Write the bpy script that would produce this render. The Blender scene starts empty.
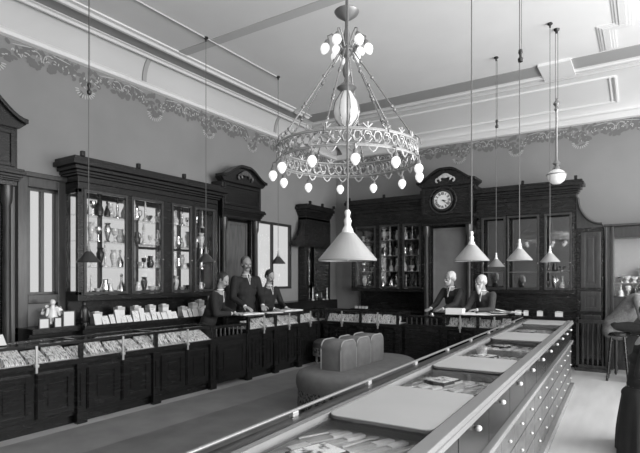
import bpy, bmesh, math, random
from mathutils import Vector, Matrix
R = random.Random(7)
PI = math.pi
scene = bpy.context.scene
COL = scene.collection
CAMZ = 1.6
ANG = math.radians(33.0)
FPX = 500.0
HORIZON = 278.0
ORD = "first second third fourth fifth sixth seventh eighth ninth tenth eleventh twelfth thirteenth fourteenth fifteenth sixteenth seventeenth eighteenth nineteenth twentieth".split()
ORD += ["twenty-" + o for o in ORD[:9]] + ["thirtieth"]

# ------------------------------------------------------------------ materials
def _mat(name):
    m = bpy.data.materials.new(name); m.use_nodes = True
    nt = m.node_tree
    return m, nt, nt.nodes['Principled BSDF'], nt.nodes['Material Output']

def mat(name, v, rough=.5, metal=0, var=0.0, scale=6.0, stretch=(1, 1, 1), spec=.5, bump=0, coat=0):
    m, nt, b, out = _mat(name)
    b.inputs['Base Color'].default_value = (v, v, v, 1)
    b.inputs['Roughness'].default_value = rough
    b.inputs['Metallic'].default_value = metal
    b.inputs['Specular IOR Level'].default_value = spec
    b.inputs['Coat Weight'].default_value = coat
    if var or bump:
        tc = nt.nodes.new('ShaderNodeTexCoord'); mp = nt.nodes.new('ShaderNodeMapping')
        mp.inputs['Scale'].default_value = stretch
        nz = nt.nodes.new('ShaderNodeTexNoise'); nz.inputs['Scale'].default_value = scale
        nz.inputs['Detail'].default_value = 5
        nt.links.new(tc.outputs['Object'], mp.inputs['Vector']); nt.links.new(mp.outputs[0], nz.inputs['Vector'])
        if var:
            rp = nt.nodes.new('ShaderNodeValToRGB')
            lo, hi = max(0, v * (1 - var)), v * (1 + var)
            rp.color_ramp.elements[0].position = .3; rp.color_ramp.elements[1].position = .7
            rp.color_ramp.elements[0].color = (lo, lo, lo, 1); rp.color_ramp.elements[1].color = (hi, hi, hi, 1)
            nt.links.new(nz.outputs['Fac'], rp.inputs[0]); nt.links.new(rp.outputs[0], b.inputs['Base Color'])
        if bump:
            bp = nt.nodes.new('ShaderNodeBump'); bp.inputs['Strength'].default_value = bump
            bp.inputs['Distance'].default_value = .01
            nt.links.new(nz.outputs['Fac'], bp.inputs['Height']); nt.links.new(bp.outputs[0], b.inputs['Normal'])
    return m

def glass_mat(name, refl=.03, tint=.96, rough=.02):
    m, nt, b, out = _mat(name)
    nt.nodes.remove(b)
    tr = nt.nodes.new('ShaderNodeBsdfTransparent'); tr.inputs[0].default_value = (tint, tint, tint, 1)
    gl = nt.nodes.new('ShaderNodeBsdfGlossy'); gl.inputs['Roughness'].default_value = rough
    fr = nt.nodes.new('ShaderNodeLayerWeight'); fr.inputs[0].default_value = .5
    pw = nt.nodes.new('ShaderNodeMath'); pw.operation = 'POWER'; pw.inputs[1].default_value = 5
    ad = nt.nodes.new('ShaderNodeMath'); ad.operation = 'MULTIPLY_ADD'; ad.inputs[1].default_value = .5; ad.inputs[2].default_value = refl; ad.use_clamp = True
    nt.links.new(fr.outputs['Facing'], pw.inputs[0])
    mx = nt.nodes.new('ShaderNodeMixShader')
    nt.links.new(pw.outputs[0], ad.inputs[0]); nt.links.new(ad.outputs[0], mx.inputs[0])
    nt.links.new(tr.outputs[0], mx.inputs[1]); nt.links.new(gl.outputs[0], mx.inputs[2])
    nt.links.new(mx.outputs[0], out.inputs[0])
    return m

def speckle_mat(name, lo, hi, scale=40, thr=.5, rough=.5):
    m, nt, b, out = _mat(name)
    tc = nt.nodes.new('ShaderNodeTexCoord')
    vo = nt.nodes.new('ShaderNodeTexNoise'); vo.inputs['Scale'].default_value = scale; vo.inputs['Detail'].default_value = 2
    rp = nt.nodes.new('ShaderNodeValToRGB')
    rp.color_ramp.elements[0].position = thr - .08; rp.color_ramp.elements[1].position = thr + .05
    rp.color_ramp.elements[0].color = (lo, lo, lo, 1); rp.color_ramp.elements[1].color = (hi, hi, hi, 1)
    nt.links.new(tc.outputs['Object'], vo.inputs['Vector']); nt.links.new(vo.outputs['Fac'], rp.inputs[0])
    nt.links.new(rp.outputs[0], b.inputs['Base Color']); b.inputs['Roughness'].default_value = rough
    return m

def emit_mat(name, v, s):
    m, nt, b, out = _mat(name)
    b.inputs['Base Color'].default_value = (v, v, v, 1)
    b.inputs['Emission Color'].default_value = (1, 1, 1, 1); b.inputs['Emission Strength'].default_value = s
    b.inputs['Roughness'].default_value = .25
    return m

M = dict(
    wall=mat('wall_paint', .24, .75, var=.06, scale=1.5),
    ceiling=mat('ceiling_paint', .78, .8, var=.03, scale=1.2),
    strip=mat('ceiling_border_shade', .36, .8),  # shade of the soffit put into the border colour
    cove=mat('cove_paint', .55, .7),
    mould=mat('plaster_moulding', .72, .6),
    leaf_dark=mat('stencil_dark', .155, .8), leaf_light=mat('stencil_light', .46, .8),
    wood=mat('dark_mahogany', .012, .25, var=.45, scale=5, stretch=(1, 1, 6), spec=.45),
    wood2=mat('mahogany', .034, .3, var=.35, scale=5, stretch=(6, 1, 1), spec=.5),
    drawer=mat('mahogany_drawer_front', .10, .35, var=.3, scale=6, stretch=(1, 1, 4), spec=.5),
    rail=mat('polished_rail', .24, .25, spec=.6),
    panelw=mat('grained_panel', .10, .4, var=.3, scale=4, stretch=(6, 6, 1)),
    floor=mat('linoleum_floor', .5, .42, var=.14, scale=1.6, stretch=(3, .5, 1), spec=.4),
    runner=mat('dark_linoleum', .19, .35, var=.2, scale=3),
    runner_edge=mat('linoleum_border', .26, .4, var=.15, scale=3),
    glass=glass_mat('plate_glass'), topglass=glass_mat('plate_glass_top', .03, .97),
    mirror=mat('silvered_mirror', .5, .03, 1.0),
    white=mat('white_card', .72, .6), paper=mat('white_paper', .8, .7),
    jewel=speckle_mat('jewellery_on_white_pad', .09, .95, 24, .46),
    jewel2=speckle_mat('jewellery_on_pale_pad', .06, .9, 20, .47),
    velvetpad=mat('pale_velvet_lining', .5, .9, var=.15, scale=20),
    darkpad=mat('dark_lining', .05, .9),
    silver=mat('polished_silver', .72, .22, 1.0), crystal=mat('cut_crystal', .66, .12, 0, spec=.9, var=.5, scale=30),
    steel=mat('bright_steel', .6, .35, .2),
    bronze=mat('dark_bronze', .05, .35, .6), brass=mat('brass', .5, .4, .6), brassd=mat('aged_brass', .26, .4, .6),
    shade_dark=mat('dark_enamel_shade', .035, .35), shade_light=mat('opal_glass_shade', .3, .3, var=.08, scale=10),
    shade_mid=mat('grey_enamel_shade', .20, .35),
    cord=mat('lamp_cord', .12, .7), china=mat('white_china', .75, .3),
    bulb=emit_mat('frosted_lit_bulb', .8, .4), globe=emit_mat('etched_glass_globe', .6, .12),
    velvet=mat('plush_velvet', .14, .85, var=.12, scale=12), fringe=speckle_mat('knotted_fringe', .03, .18, 28, .5, .9),
    piping=mat('velvet_piping', .26, .8), stoolv=mat('worn_plush', .05, .85, var=.2, scale=14),
    board=mat('pale_cover_board', .37, .6, var=.04, scale=3), boardedge=mat('board_edge', .12, .6),
    skin=mat('skin', .33, .55), hair_white=mat('white_hair', .62, .8, var=.2, scale=40), hair_dark=mat('dark_hair', .025, .6),
    hair_grey=mat('grey_hair', .12, .8, var=.3, scale=40), eye=mat('dark_eye', .02, .3),
    suit=mat('black_broadcloth', .016, .85, var=.2, scale=30), suit2=mat('dark_grey_tweed', .05, .9, var=.3, scale=60),
    suit3=mat('light_grey_tweed', .16, .9, var=.35, scale=70), shirt=mat('white_linen', .75, .8),
    dress=mat('dark_wool_dress', .014, .9, var=.3, scale=9), lace=mat('white_lace', .6, .9),
    clockface=mat('clock_enamel', .78, .4), black=mat('black_paint', .01, .5),
    lining=mat('grey_lining_paper', .16, .8, var=.3, scale=2), reflect_back=mat('pale_reflection_back', .33, .8),
)

# ------------------------------------------------------------------ mesh builder
class MB:
    def __init__(s): s.bm = bmesh.new(); s.mi = 0
    def face(s, vs):
        try:
            f = s.bm.faces.new(vs); f.material_index = s.mi; return f
        except ValueError: return None
    def mat(s, i): s.mi = i; return s
    def box(s, x0, x1, y0, y1, z0, z1):
        v = [s.bm.verts.new((x, y, z)) for x in (x0, x1) for y in (y0, y1) for z in (z0, z1)]
        for q in ((0, 1, 3, 2), (4, 6, 7, 5), (0, 4, 5, 1), (2, 3, 7, 6), (0, 2, 6, 4), (1, 5, 7, 3)): s.face([v[i] for i in q])
        return s
    def cbox(s, c, d, rot=None):
        mt = Matrix.Translation(c) @ (rot.to_4x4() if rot else Matrix())
        v = [s.bm.verts.new(mt @ Vector((x * d[0] / 2, y * d[1] / 2, z * d[2] / 2))) for x in (-1, 1) for y in (-1, 1) for z in (-1, 1)]
        for q in ((0, 1, 3, 2), (4, 6, 7, 5), (0, 4, 5, 1), (2, 3, 7, 6), (0, 2, 6, 4), (1, 5, 7, 3)): s.face([v[i] for i in q])
        return s
    def prism(s, pts, vec):            # closed polygon of 3D points pushed along vec
        a = [s.bm.verts.new(p) for p in pts]; vec = Vector(vec)
        b = [s.bm.verts.new(Vector(p) + vec) for p in pts]
        n = len(pts)
        s.face(a[::-1]); s.face(b)
        for i in range(n): s.face([a[i], a[(i + 1) % n], b[(i + 1) % n], b[i]])
        return s
    def lathe(s, prof, c=(0, 0, 0), seg=20, sx=1, sy=1, ph=0):
        rings = []; s.last = rings
        for r, z in prof:
            if r < 1e-5: rings.append([s.bm.verts.new((c[0], c[1], c[2] + z))])
            else: rings.append([s.bm.verts.new((c[0] + r * sx * math.cos(2 * PI * k / seg + ph), c[1] + r * sy * math.sin(2 * PI * k / seg + ph), c[2] + z)) for k in range(seg)])
        for a, b in zip(rings, rings[1:]):
            for k in range(seg):
                k2 = (k + 1) % seg
                if len(a) == 1 and len(b) == 1: continue
                if len(a) == 1: s.face([a[0], b[k2], b[k]])
                elif len(b) == 1: s.face([a[k], a[k2], b[0]])
                else: s.face([a[k], a[k2], b[k2], b[k]])
        if len(rings[0]) > 1: s.face(rings[0][::-1])
        if len(rings[-1]) > 1: s.face(rings[-1])
        return s
    def tube(s, pts, r, seg=8, r1=None, closed=False):
        pts = [Vector(p) for p in pts]; n = len(pts); rings = []
        for i, p in enumerate(pts):
            a = pts[(i - 1) % n] if (closed or i > 0) else p
            b = pts[(i + 1) % n] if (closed or i < n - 1) else p
            d = (b - a)
            if d.length < 1e-9: d = Vector((0, 0, 1))
            d.normalize()
            up = Vector((0, 0, 1)) if abs(d.z) < .95 else Vector((1, 0, 0))
            u = d.cross(up).normalized(); w = u.cross(d)
            rr = r if r1 is None else r + (r1 - r) * i / max(1, n - 1)
            rings.append([s.bm.verts.new(p + (u * math.cos(2 * PI * k / seg) + w * math.sin(2 * PI * k / seg)) * rr) for k in range(seg)])
        m = n if closed else n - 1
        for i in range(m):
            a, b = rings[i], rings[(i + 1) % n]
            for k in range(seg): s.face([a[k], a[(k + 1) % seg], b[(k + 1) % seg], b[k]])
        if not closed: s.face(rings[0][::-1]); s.face(rings[-1])
        return s
    def ell(s, c, r, rot=None, seg=16, rin=10):
        mt = Matrix.Translation(c) @ (rot.to_4x4() if rot else Matrix()) @ Matrix.Diagonal((r[0], r[1], r[2], 1))
        s.lathe([(0, -1)] + [(math.cos(-PI / 2 + PI * k / rin), math.sin(-PI / 2 + PI * k / rin)) for k in range(1, rin)] + [(0, 1)], seg=seg)
        for ring in s.last:
            for v in ring: v.co = mt @ v.co
        return s
    def cap(s, a, b, ra, rb, seg=14):   # tapered capsule
        a, b = Vector(a), Vector(b); d = b - a; L = d.length
        q = d.to_track_quat('Z', 'Y').to_matrix().to_4x4() if L > 1e-6 else Matrix()
        mt = Matrix.Translation(a) @ q
        prof = [(0, -ra)] + [(ra * math.cos(t), ra * math.sin(t)) for t in (-1.1, -.6, 0)] + [(rb * math.cos(t), L + rb * math.sin(t)) for t in (0, .6, 1.1)] + [(0, L + rb)]
        s.lathe(prof, seg=seg)
        for ring in s.last:
            for v in ring: v.co = mt @ v.co
        return s
    def xf(s, mt):
        for v in s.bm.verts: v.co = mt @ v.co
        return s
    def build(s, name, mats, parent=None, loc=(0, 0, 0), rotz=0, smooth=False, bevel=0, label=None):
        bmesh.ops.recalc_face_normals(s.bm, faces=s.bm.faces)
        me = bpy.data.meshes.new(name); s.bm.to_mesh(me); s.bm.free()
        for m in (mats if isinstance(mats, (list, tuple)) else [mats]): me.materials.append(m)
        if smooth:
            me.polygons.foreach_set('use_smooth', [True] * len(me.polygons))
            try: me.set_sharp_from_angle(angle=math.radians(40))
            except Exception: pass
        o = bpy.data.objects.new(name, me); COL.objects.link(o)
        o.location = loc; o.rotation_euler = (0, 0, rotz)
        if parent: o.parent = parent
        if bevel:
            b = o.modifiers.new('bevel', 'BEVEL'); b.width = bevel; b.segments = 2; b.limit_method = 'ANGLE'
        if label: o['label'] = label
        return o

def tag(o, label, cat, group=None):
    o['label'] = label; o['category'] = cat
    if group: o['group'] = group
    return o
def thing(name, label, cat, loc=(0, 0, 0), rotz=0, group=None):
    o = bpy.data.objects.new(name, None); COL.objects.link(o); o.empty_display_size = .1
    o.location = loc; o.rotation_euler = (0, 0, rotz)
    return tag(o, label, cat, group)
def struct(o): o['kind'] = 'structure'; return o
def dup(root, loc, rotz, label, group=None, scale=None):
    r = root.copy(); COL.objects.link(r); r.location = loc; r.rotation_euler = (0, 0, rotz); r['label'] = label
    if group: r['group'] = group
    if scale: r.scale = scale
    for ch in list(root.children):
        c = ch.copy(); COL.objects.link(c); c.parent = r
        for g in list(ch.children):
            d = g.copy(); COL.objects.link(d); d.parent = c
    return r
def B(*a): return MB().box(*a)

# ================================================================== SETTING
XL, YB, ZC = -6.5, 10.75, 4.97
XR, YF = 4.0, -2.6
struct(B(XL - .3, XR + .3, YF - .3, YB + .3, -.1, 0).build('floor', M['floor']))
struct(B(XL - .3, XR + .3, YF - .3, YB + .3, ZC, ZC + .1).build('ceiling', M['ceiling']))
ZF = 4.53
wl = MB()
wl.box(XL - .1, XL, YF, YB, 0, 1.37).box(XL - .1, XL, YF, YB, 2.76, ZC)
OPEN_L = [(3.25, 3.66), (3.78, 4.78), (4.86, 6.16), (7.56, 8.86)]
ys = [YF] + [q for a in OPEN_L for q in a] + [YB]
for a, b in zip(ys[0::2], ys[1::2]): wl.box(XL - .1, XL, a, b, 1.37, 2.76)
struct(wl.build('wall_left', M['wall']))
struct(B(XL - .25, XR, YB, YB + .25, 0, ZC).build('wall_back', M['wall']))
wf = MB()                                   # shop front behind the camera: tall windows, left end blank to darken the mirrors
wf.box(XL - .25, XR, YF - .25, YF, 0, .6).box(XL - .25, XR, YF - .25, YF, 4.1, ZC)
xs = [XL - .25, -2.4, 0.4, 0.9, 3.7, XR]
for a, b in zip(xs[0::2], xs[1::2]): wf.box(a, b, YF - .25, YF, .6, 4.1)
struct(wf.build('wall_front', M['wall']))
wr = MB()
wr.box(XR, XR + .25, YF, YB, 0, .7).box(XR, XR + .25, YF, YB, 4.1, ZC)
ys = [YF, -.9, 1.6, 2.2, 4.7, 5.3, 8.6, YB]
for a, b in zip(ys[0::2], ys[1::2]): wr.box(XR, XR + .25, a, b, .7, 4.1)
struct(wr.build('wall_right', M['wall']))
# windows: sashes with their panes
n = 0
def window(plane, pos, a, b, z0, z1, nv, nh):
    global n
    n += 1
    fr = MB(); t = .05
    def bar(p0, p1, q0, q1):
        if plane == 'x': fr.box(pos - .03, pos + .03, p0, p1, q0, q1)
        else: fr.box(p0, p1, pos - .03, pos + .03, q0, q1)
    bar(a, b, z0, z0 + t); bar(a, b, z1 - t, z1); bar(a, a + t, z0 + t, z1 - t); bar(b - t, b, z0 + t, z1 - t)
    for k in range(1, nv): x = a + (b - a) * k / nv; bar(x - .02, x + .02, z0 + t, z1 - t)
    for k in range(1, nh): z = z0 + (z1 - z0) * k / nh; bar(a + t, b - t, z - .02, z + .02)
    w = struct(fr.build('window_%d' % n, M['wood2']))
    g = MB()
    if plane == 'x': g.box(pos - .006, pos + .006, a + t * .5, b - t * .5, z0 + t * .5, z1 - t * .5)
    else: g.box(a + t * .5, b - t * .5, pos - .006, pos + .006, z0 + t * .5, z1 - t * .5)
    g.build('pane', M['glass'], w)
for (a, b) in ((-2.4, .4), (.9, 3.7)): window('y', YF - .12, a, b, .6, 4.1, 2, 2)
for (a, b) in ((-.9, 1.6), (2.2, 4.7), (5.3, 8.6)): window('x', XR + .12, a, b, .7, 4.1, 2, 2)
for (a, b), nv in zip(OPEN_L, (2, 2, 3, 2)): window('x', XL - .035, a, b, 1.37, 2.76, nv, 2 if nv == 3 else 1)

# cornices, coves, ceiling borders
def extr_y(prof, y0, y1): return MB().prism([(x, y0, z) for x, z in prof], (0, y1 - y0, 0))
def extr_x(prof, x0, x1): return MB().prism([(x0, y, z) for y, z in prof], (x1 - x0, 0, 0))
struct(extr_y([(XL, ZF), (XL + .05, ZF + .015), (XL + .06, ZF + .06), (XL + .035, ZF + .1), (XL, ZF + .1)], YF, YB).build('trim_1', M['mould']))
struct(extr_x([(YB, ZF), (YB - .05, ZF + .015), (YB - .07, ZF + .06), (YB - .1, ZF + .11), (YB, ZF + .11)], XL, XR).build('trim_2', M['mould']))
cv = [(XL + .02, ZF + .1)]
for k in range(9):
    t = k / 8 * PI / 2
    cv.append((XL + .02 + .2 * (1 - math.cos(t)), ZF + .1 + (ZC - ZF - .1) * math.sin(t)))
cv += [(XL, ZC), (XL, ZF + .1)]
struct(extr_y(cv, YF, YB).build('trim_3', M['cove'], smooth=True))
cv = [(YB - .03, ZF + .11)]
for k in range(11):
    t = k / 10 * PI / 2
    cv.append((YB - .03 - 1.42 * (1 - math.cos(t)) , ZF + .11 + (ZC - ZF - .115) * math.sin(t) ** 1.15))
cv += [(YB, ZC - .002), (YB, ZF + .11)]
struct(extr_x(cv, XL + .2, XR).build('trim_4', M['ceiling'], smooth=True))
def moulding_prof(w, h):      # stepped plaster moulding, relative to the ceiling
    return [(0, 0), (0, -h * .35), (w * .2, -h * .5), (w * .3, -h), (w * .55, -h), (w * .7, -h * .5), (w, -h * .35), (w, 0)]
def mo_y(x, w, h, y0, y1, m='mould'): return extr_y([(x + a, ZC + b) for a, b in moulding_prof(w, h)], y0, y1)
def mo_x(y, w, h, x0, x1): return extr_x([(y + a, ZC + b) for a, b in moulding_prof(w, h)], x0, x1)
struct(mo_y(-6.34, .13, .05, YF, 9.3).build('trim_5', M['mould']))
struct(B(-6.21, -5.94, YF, 8.6, ZC - .006, ZC).build('trim_6', M['strip']))
struct(mo_y(-5.97, .17, .055, YF, 8.07).build('trim_7', M['mould']))
struct(mo_y(-5.97, .17, .055, 8.22, 8.62).build('trim_8', M['mould']))
struct(B(-6.0, XR, 8.55, 8.98, ZC - .008, ZC).build('trim_9', M['strip']))
struct(mo_x(8.98, .22, .035, -6.2, XR).build('trim_10', M['mould']))
struct(mo_x(9.24, .06, .05, -6.2, XR).build('trim_11', M['cove']))
struct(B(-1.42, -.95, 8.5, 9.2, ZC - .04, ZC).build('trim_12', M['ceiling']))
for k, y in enumerate((4.95, 8.2)):          # ribs across the cove
    rb = [(a + .02, b - .01) for a, b in cv[:0]]
    pr = [(XL + .02, ZF + .1)]
    for q in range(9):
        t = q / 8 * PI / 2
        pr.append((XL + .045 + .2 * (1 - math.cos(t)), ZF + .1 + (ZC - ZF - .11) * math.sin(t)))
    pr += [(XL, ZC - .01), (XL, ZF + .1)]
    struct(extr_y(pr, y, y + .07).build('trim_%d' % (13 + k), M['strip'], smooth=True))
struct(B(-5.8, XR, 5.08, 5.24, ZC - .012, ZC).build('trim_15', M['cove']))      # shallow batten across the ceiling
# coffer mouldings that jog towards the border
cm = MB()
def path_mould(m, pts, w, h):
    for si, (a, b) in enumerate(zip(pts, pts[1:])):
        x0, x1 = sorted((a[0], b[0])); y0, y1 = sorted((a[1], b[1])); e = si * .0021; w = w - .004
        for k, (i, hh) in enumerate(((0, .5), (.28, 1), (.62, .6))):
            ww = w * (1 - i); m.box(x0 - ww / 2, x1 + ww / 2, y0 - ww / 2, y1 + ww / 2, ZC - h * (.3 + .7 * k / 2) - e, ZC + .01 + e)
path_mould(cm, [(-.24, YF + .2), (-.24, 7.75), (-.44, 7.75), (-.44, 8.4)], .22, .025)
struct(cm.build('trim_16', M['mould']))
# raised panel on the back cove
def cove_pt(f):               # point along the back cove, 0 wall to 1 ceiling
    t = f * PI / 2
    return (YB - .03 - 1.42 * (1 - math.cos(t)), ZF + .11 + (ZC - ZF - .115) * math.sin(t) ** 1.15)
pm = MB()
for f in (.36, .86):
    y, z = cove_pt(f); pm.tube([(XL + .4, y, z), (-.42, y, z)], .03, 8)
pts = [cove_pt(.36 + .05 * k) for k in range(11)]
pm.tube([(-.42, y, z) for y, z in pts], .035, 8)
pm.tube([(-.5, y, z) for y, z in pts], .02, 8)
struct(pm.build('trim_17', M['mould'], smooth=True))

# stencilled foliage frieze under the cornices
def frieze(name, L, place):
    m = MB(); rr = random.Random(3)
    def leaf(s, h, a, rl, rw, mi, lift):
        m.mi = mi
        vs = []
        for k in range(8):
            t = 2 * PI * k / 8; px, py = rl * math.cos(t), rw * math.sin(t)
            vs.append(m.bm.verts.new(place(s + px * math.cos(a) - py * math.sin(a), h + px * math.sin(a) + py * math.cos(a), lift)))
        m.face(vs)
    U = 1.17; k = 0
    s0 = .05
    while s0 < L - .3:
        for q in range(95):
            f = rr.random(); dip = .10 + .17 * math.exp(-((f - .5) / .17) ** 2) + .05 * math.cos(f * 4 * PI)
            leaf(s0 + f * U, -.035 - rr.random() * (dip + .09) - .02, rr.random() * 3, .034 + rr.random() * .02, .02 + rr.random() * .012, 0, .004 + q * .00003)
        for q in range(34):
            f = rr.random(); dip = .10 + .17 * math.exp(-((f - .5) / .17) ** 2)
            leaf(s0 + f * U, -.05 - dip * (.3 + .8 * rr.random()) - rr.random() * .04, rr.random() * 3, .02, .008, 1, .007)
        for q in range(11):                           # rosette hanging at the middle of each swag
            a = PI + PI * q / 10
            leaf(s0 + U * .5 + .12 * math.cos(a), -.36 + .09 * math.sin(a), a, .032, .009, 1, .008)
        for sg in (-1, 1):                            # paired scroll flourish
            for q in range(7):
                a = q / 6 * 2.0
                leaf(s0 + sg * (.012 + .075 * (1 - math.cos(a))), -.17 + .1 * math.sin(a), PI / 2 - sg * a * .8, .022, .008, 1, .008)
            leaf(s0 + sg * .25, -.06, -sg * .15, .14, .006, 1, .008)
        s0 += U
    return struct(m.build(name, [M['leaf_dark'], M['leaf_light']]))
frieze('trim_18', YB - 1.2, lambda s, h, l: (XL + l, 2.0 - .94 + s + .0, ZF + .02 + h))
frieze('trim_19', 10.2, lambda s, h, l: (XL + .15 + s, YB - l, ZF + .02 + h))

# floor runner of dark linoleum
rn = thing('linoleum_runner', 'dark linoleum runner laid between the counters and the long showcase', 'floor covering')
B(-4.3, -1.55, -1.5, 7.6, .0005, .004).build('field', M['runner'], rn)
B(-5.1, -4.36, -1.5, 7.4, .0005, .0035).build('side_strip', M['runner_edge'], rn)
e = MB(); e.box(-4.36, -4.3, -1.5, 7.66, .0005, .0045).box(-4.3, -1.55, 7.6, 7.66, .0005, .0045)
e.build('border', M['runner_edge'], rn)

# ================================================================== FITTED FURNITURE
def frame_rect(m, x0, x1, z0, z1, w, y0, y1):
    m.box(x0, x0 + w, y0, y1, z0, z1).box(x1 - w, x1, y0, y1, z0, z1).box(x0 + w, x1 - w, y0, y1, z0, z0 + w).box(x0 + w, x1 - w, y0, y1, z1 - w, z1)

def cornice(m, x0, x1, y0, y1, z0, z1, out, lret=True, rret=True):
    h = z1 - z0; n = 7
    st = [(0, 0, .28), (.22, .28, .38), (.35, .38, .5), (.62, .5, .66), (1, .66, .86), (.8, .86, 1)]
    for o, a, b in st:
        e = out * o
        m.box(x0 - (e if lret else 0), x1 + (e if rret else 0), y0 - e, y1, z0 + h * a, z0 + h * b)

def panel_door(root, name, x0, x1, z0, z1, y, mat_, knob=False):
    d = MB(); t = .02
    d.box(x0, x1, y - t, y, z0, z1); w = min(.07, (x1 - x0) * .2)
    frame_rect(d, x0 + .01, x1 - .01, z0 + .01, z1 - .01, w, y - t - .014, y - t)
    d.box(x0 + w + .05, x1 - w - .05, y - t - .01, y - t, z0 + w + .05, z1 - w - .05)
    o = d.build(name, mat_, root, bevel=.004)
    if knob: MB().ell((x1 - .03, y - t - .025, z1 - (z1 - z0) * .4), (.011, .016, .011), seg=10, rin=6).build('knob', M['brass'], o, smooth=True)
    return o

def wall_cabinet(name, label, loc, rot, W, D, bays, ztop, zb=1.38, zt=2.76, ledge=.0, zl=.99, back='mirror', shelves=(1.75, 2.1, 2.45), base_front=.0, cornh=.32):
    """local x along the front, y into the wall, z up; bays = list of (x0, x1) of glazed doors"""
    r = thing(name, label, 'cabinet', loc, rot)
    b = MB()
    b.box(0, W, 0, D, zb - .08, zb - .01)                                    # bottom rail / deck
    b.box(0, W, 0, D, zt, ztop - cornh + .02)                                # frieze rail
    b.box(0, .05, 0, D, zb - .01, zb + .04).box(0, .05, 0, .06, zb, zt).box(0, .05, D - .05, D, zb, zt).box(0, .05, 0, D, zt - .05, zt)
    b.box(W - .05, W, 0, D, zb - .01, zt)
    for (a0, a1), (c0, c1) in zip(bays, bays[1:]): b.box(a1, c0, 0, .07, zb - .01, zt)
    b.box(.05, bays[0][0], 0, .07, zb - .01, zt); b.box(bays[-1][1], W - .05, 0, .07, zb - .01, zt)
    if back == 'open':
        pass
    b.build('carcass', M['wood'], r, bevel=.004)
    MB().box(.02, .028, .07, D - .05, zb + .04, zt - .05).build('side_pane', M['glass'], r)
    if back == 'mirror': B(.05, W - .05, D - .03, D - .01, zb - .01, zt).build('mirror_back', M['mirror'], r)
    c = MB(); cornice(c, 0, W, 0, D, ztop - cornh, ztop, .13)
    k = max(2, int(W / .8))
    for q in range(k + 1): c.cbox((W * q / k, -.1, ztop + .03), (.05, .05, .07))
    c.build('cornice', M['wood'], r, bevel=.006)
    for a0, a1 in bays:
        d = MB(); frame_rect(d, a0, a1, zb, zt, .035, -.012, .03)
        o = d.build('glazed_door', M['wood2'], r, bevel=.003)
        MB().box(a0 + .03, a1 - .03, .004, .010, zb + .03, zt - .03).build('pane', M['glass'], o)
        MB().ell((a1 - .018, -.025, zb + .5), (.009, .013, .009), seg=8, rin=6).build('knob', M['brass'], o, smooth=True)
    for z in shelves: B(.05, W - .055, .085, D - .04, z - .012, z).build('shelf', M['glass'] if back == 'open' else M['rail'], r)
    # recess and base cupboards
    B(0, W, D - .12, D, zl, zb - .08).build('recess_back', M['wood'], r)
    B(-.0, W, base_front, D, zl - .05, zl).build('ledge', M['wood'], r, bevel=.005)
    q = MB(); q.box(0, W, base_front + .05, D, .1, zl - .05).box(0, W, base_front + .09, D, 0, .1)
    q.build('base', M['wood'], r)
    nd = max(2, round(W / .55))
    for i in range(nd): panel_door(r, 'cupboard_door', W * i / nd + .02, W * (i + 1) / nd - .02, .14, zl - .1, base_front + .05, M['wood'])
    return r

# ---- long glazed cabinet on the left wall
wall_cabinet('glazed_wall_cabinet', 'long dark glazed wall cabinet full of crystal, with wide cornice above counters', (-6.13, 3.71, 0), PI / 2, 2.52, .365,
             [(.08, .74), (.80, 1.36), (1.52, 1.93), (1.99, 2.44)], 3.16, back='open', base_front=-.16)
# ledge continues in front of the narrow mirror towards the tall pier
# ---- back cabinets
wall_cabinet('glazed_wall_cabinet', 'dark glazed cabinet of glassware standing beside the pedimented clock case', (-5.72, 10.15, 0), 0, 1.76, .58,
             [(.1, .62), (.72, 1.2), (1.28, 1.7)], 3.38, zt=2.78, zl=.9, base_front=-.05)
wall_cabinet('glazed_wall_cabinet', 'mirror-backed glazed cabinet behind the two elderly men, hung with bulb reflections', (-2.84, 10.15, 0), 0, 1.8, .22,
             [(.1, .56), (.59, 1.17), (1.26, 1.72)], 3.38, zt=2.8, zl=.9, base_front=-.3, shelves=(1.72,))
# ---- corner cabinet
cc = thing('corner_cupboard', 'dark panelled corner cupboard over a low base, beyond the standing clerk', 'cabinet', (-6.27, 9.1, 0), PI / 2)
b = MB(); b.box(0, 1.0, 0, .22, 2.3, 2.95).box(0, .1, 0, .22, 1.1, 2.3).box(.9, 1.0, 0, .22, 1.1, 2.3); b.build('carcass', M['wood'], cc, bevel=.005)
for k in range(3): panel_door(cc, 'panel', .03 + .32 * k, .33 + .32 * k, 2.36, 2.9, 0, M['wood'])
c = MB(); cornice(c, 0, 1.0, 0, .22, 2.9, 3.23, .13, True, False)
for q in range(3): c.cbox((.0 + .5 * q, -.1, 3.26), (.05, .05, .07))
c.build('cornice', M['wood'], cc, bevel=.006)
B(.1, .9, .19, .215, 1.1, 2.3).build('mirror_back', M['mirror'], cc)
q = MB(); q.box(-1.5, 1.0, -.2, .22, 0, 1.1); q.build('base', M['wood'], cc, bevel=.005)
for k in range(5): panel_door(cc, 'cupboard_door', -1.48 + .495 * k, -1.02 + .495 * k, .12, 1.03, -.2, M['wood'])
s_ = [(0, 0, 2.3)] + [(-.55 * math.sin(t), 0, 2.86 - .5 * (1 - math.cos(t)) * 1.1) for t in (0, .4, .8, 1.2, 1.57)][::1]
MB().prism([(0, .02, 2.9), (-.08, .02, 2.88), (-.14, .02, 2.7), (-.24, .02, 2.52), (-.4, .02, 2.4), (-.55, .02, 2.36), (-.55, .02, 2.28), (0, .02, 2.28)], (0, .06, 0)).build('scroll_bracket', M['wood'], cc, bevel=.004)

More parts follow.
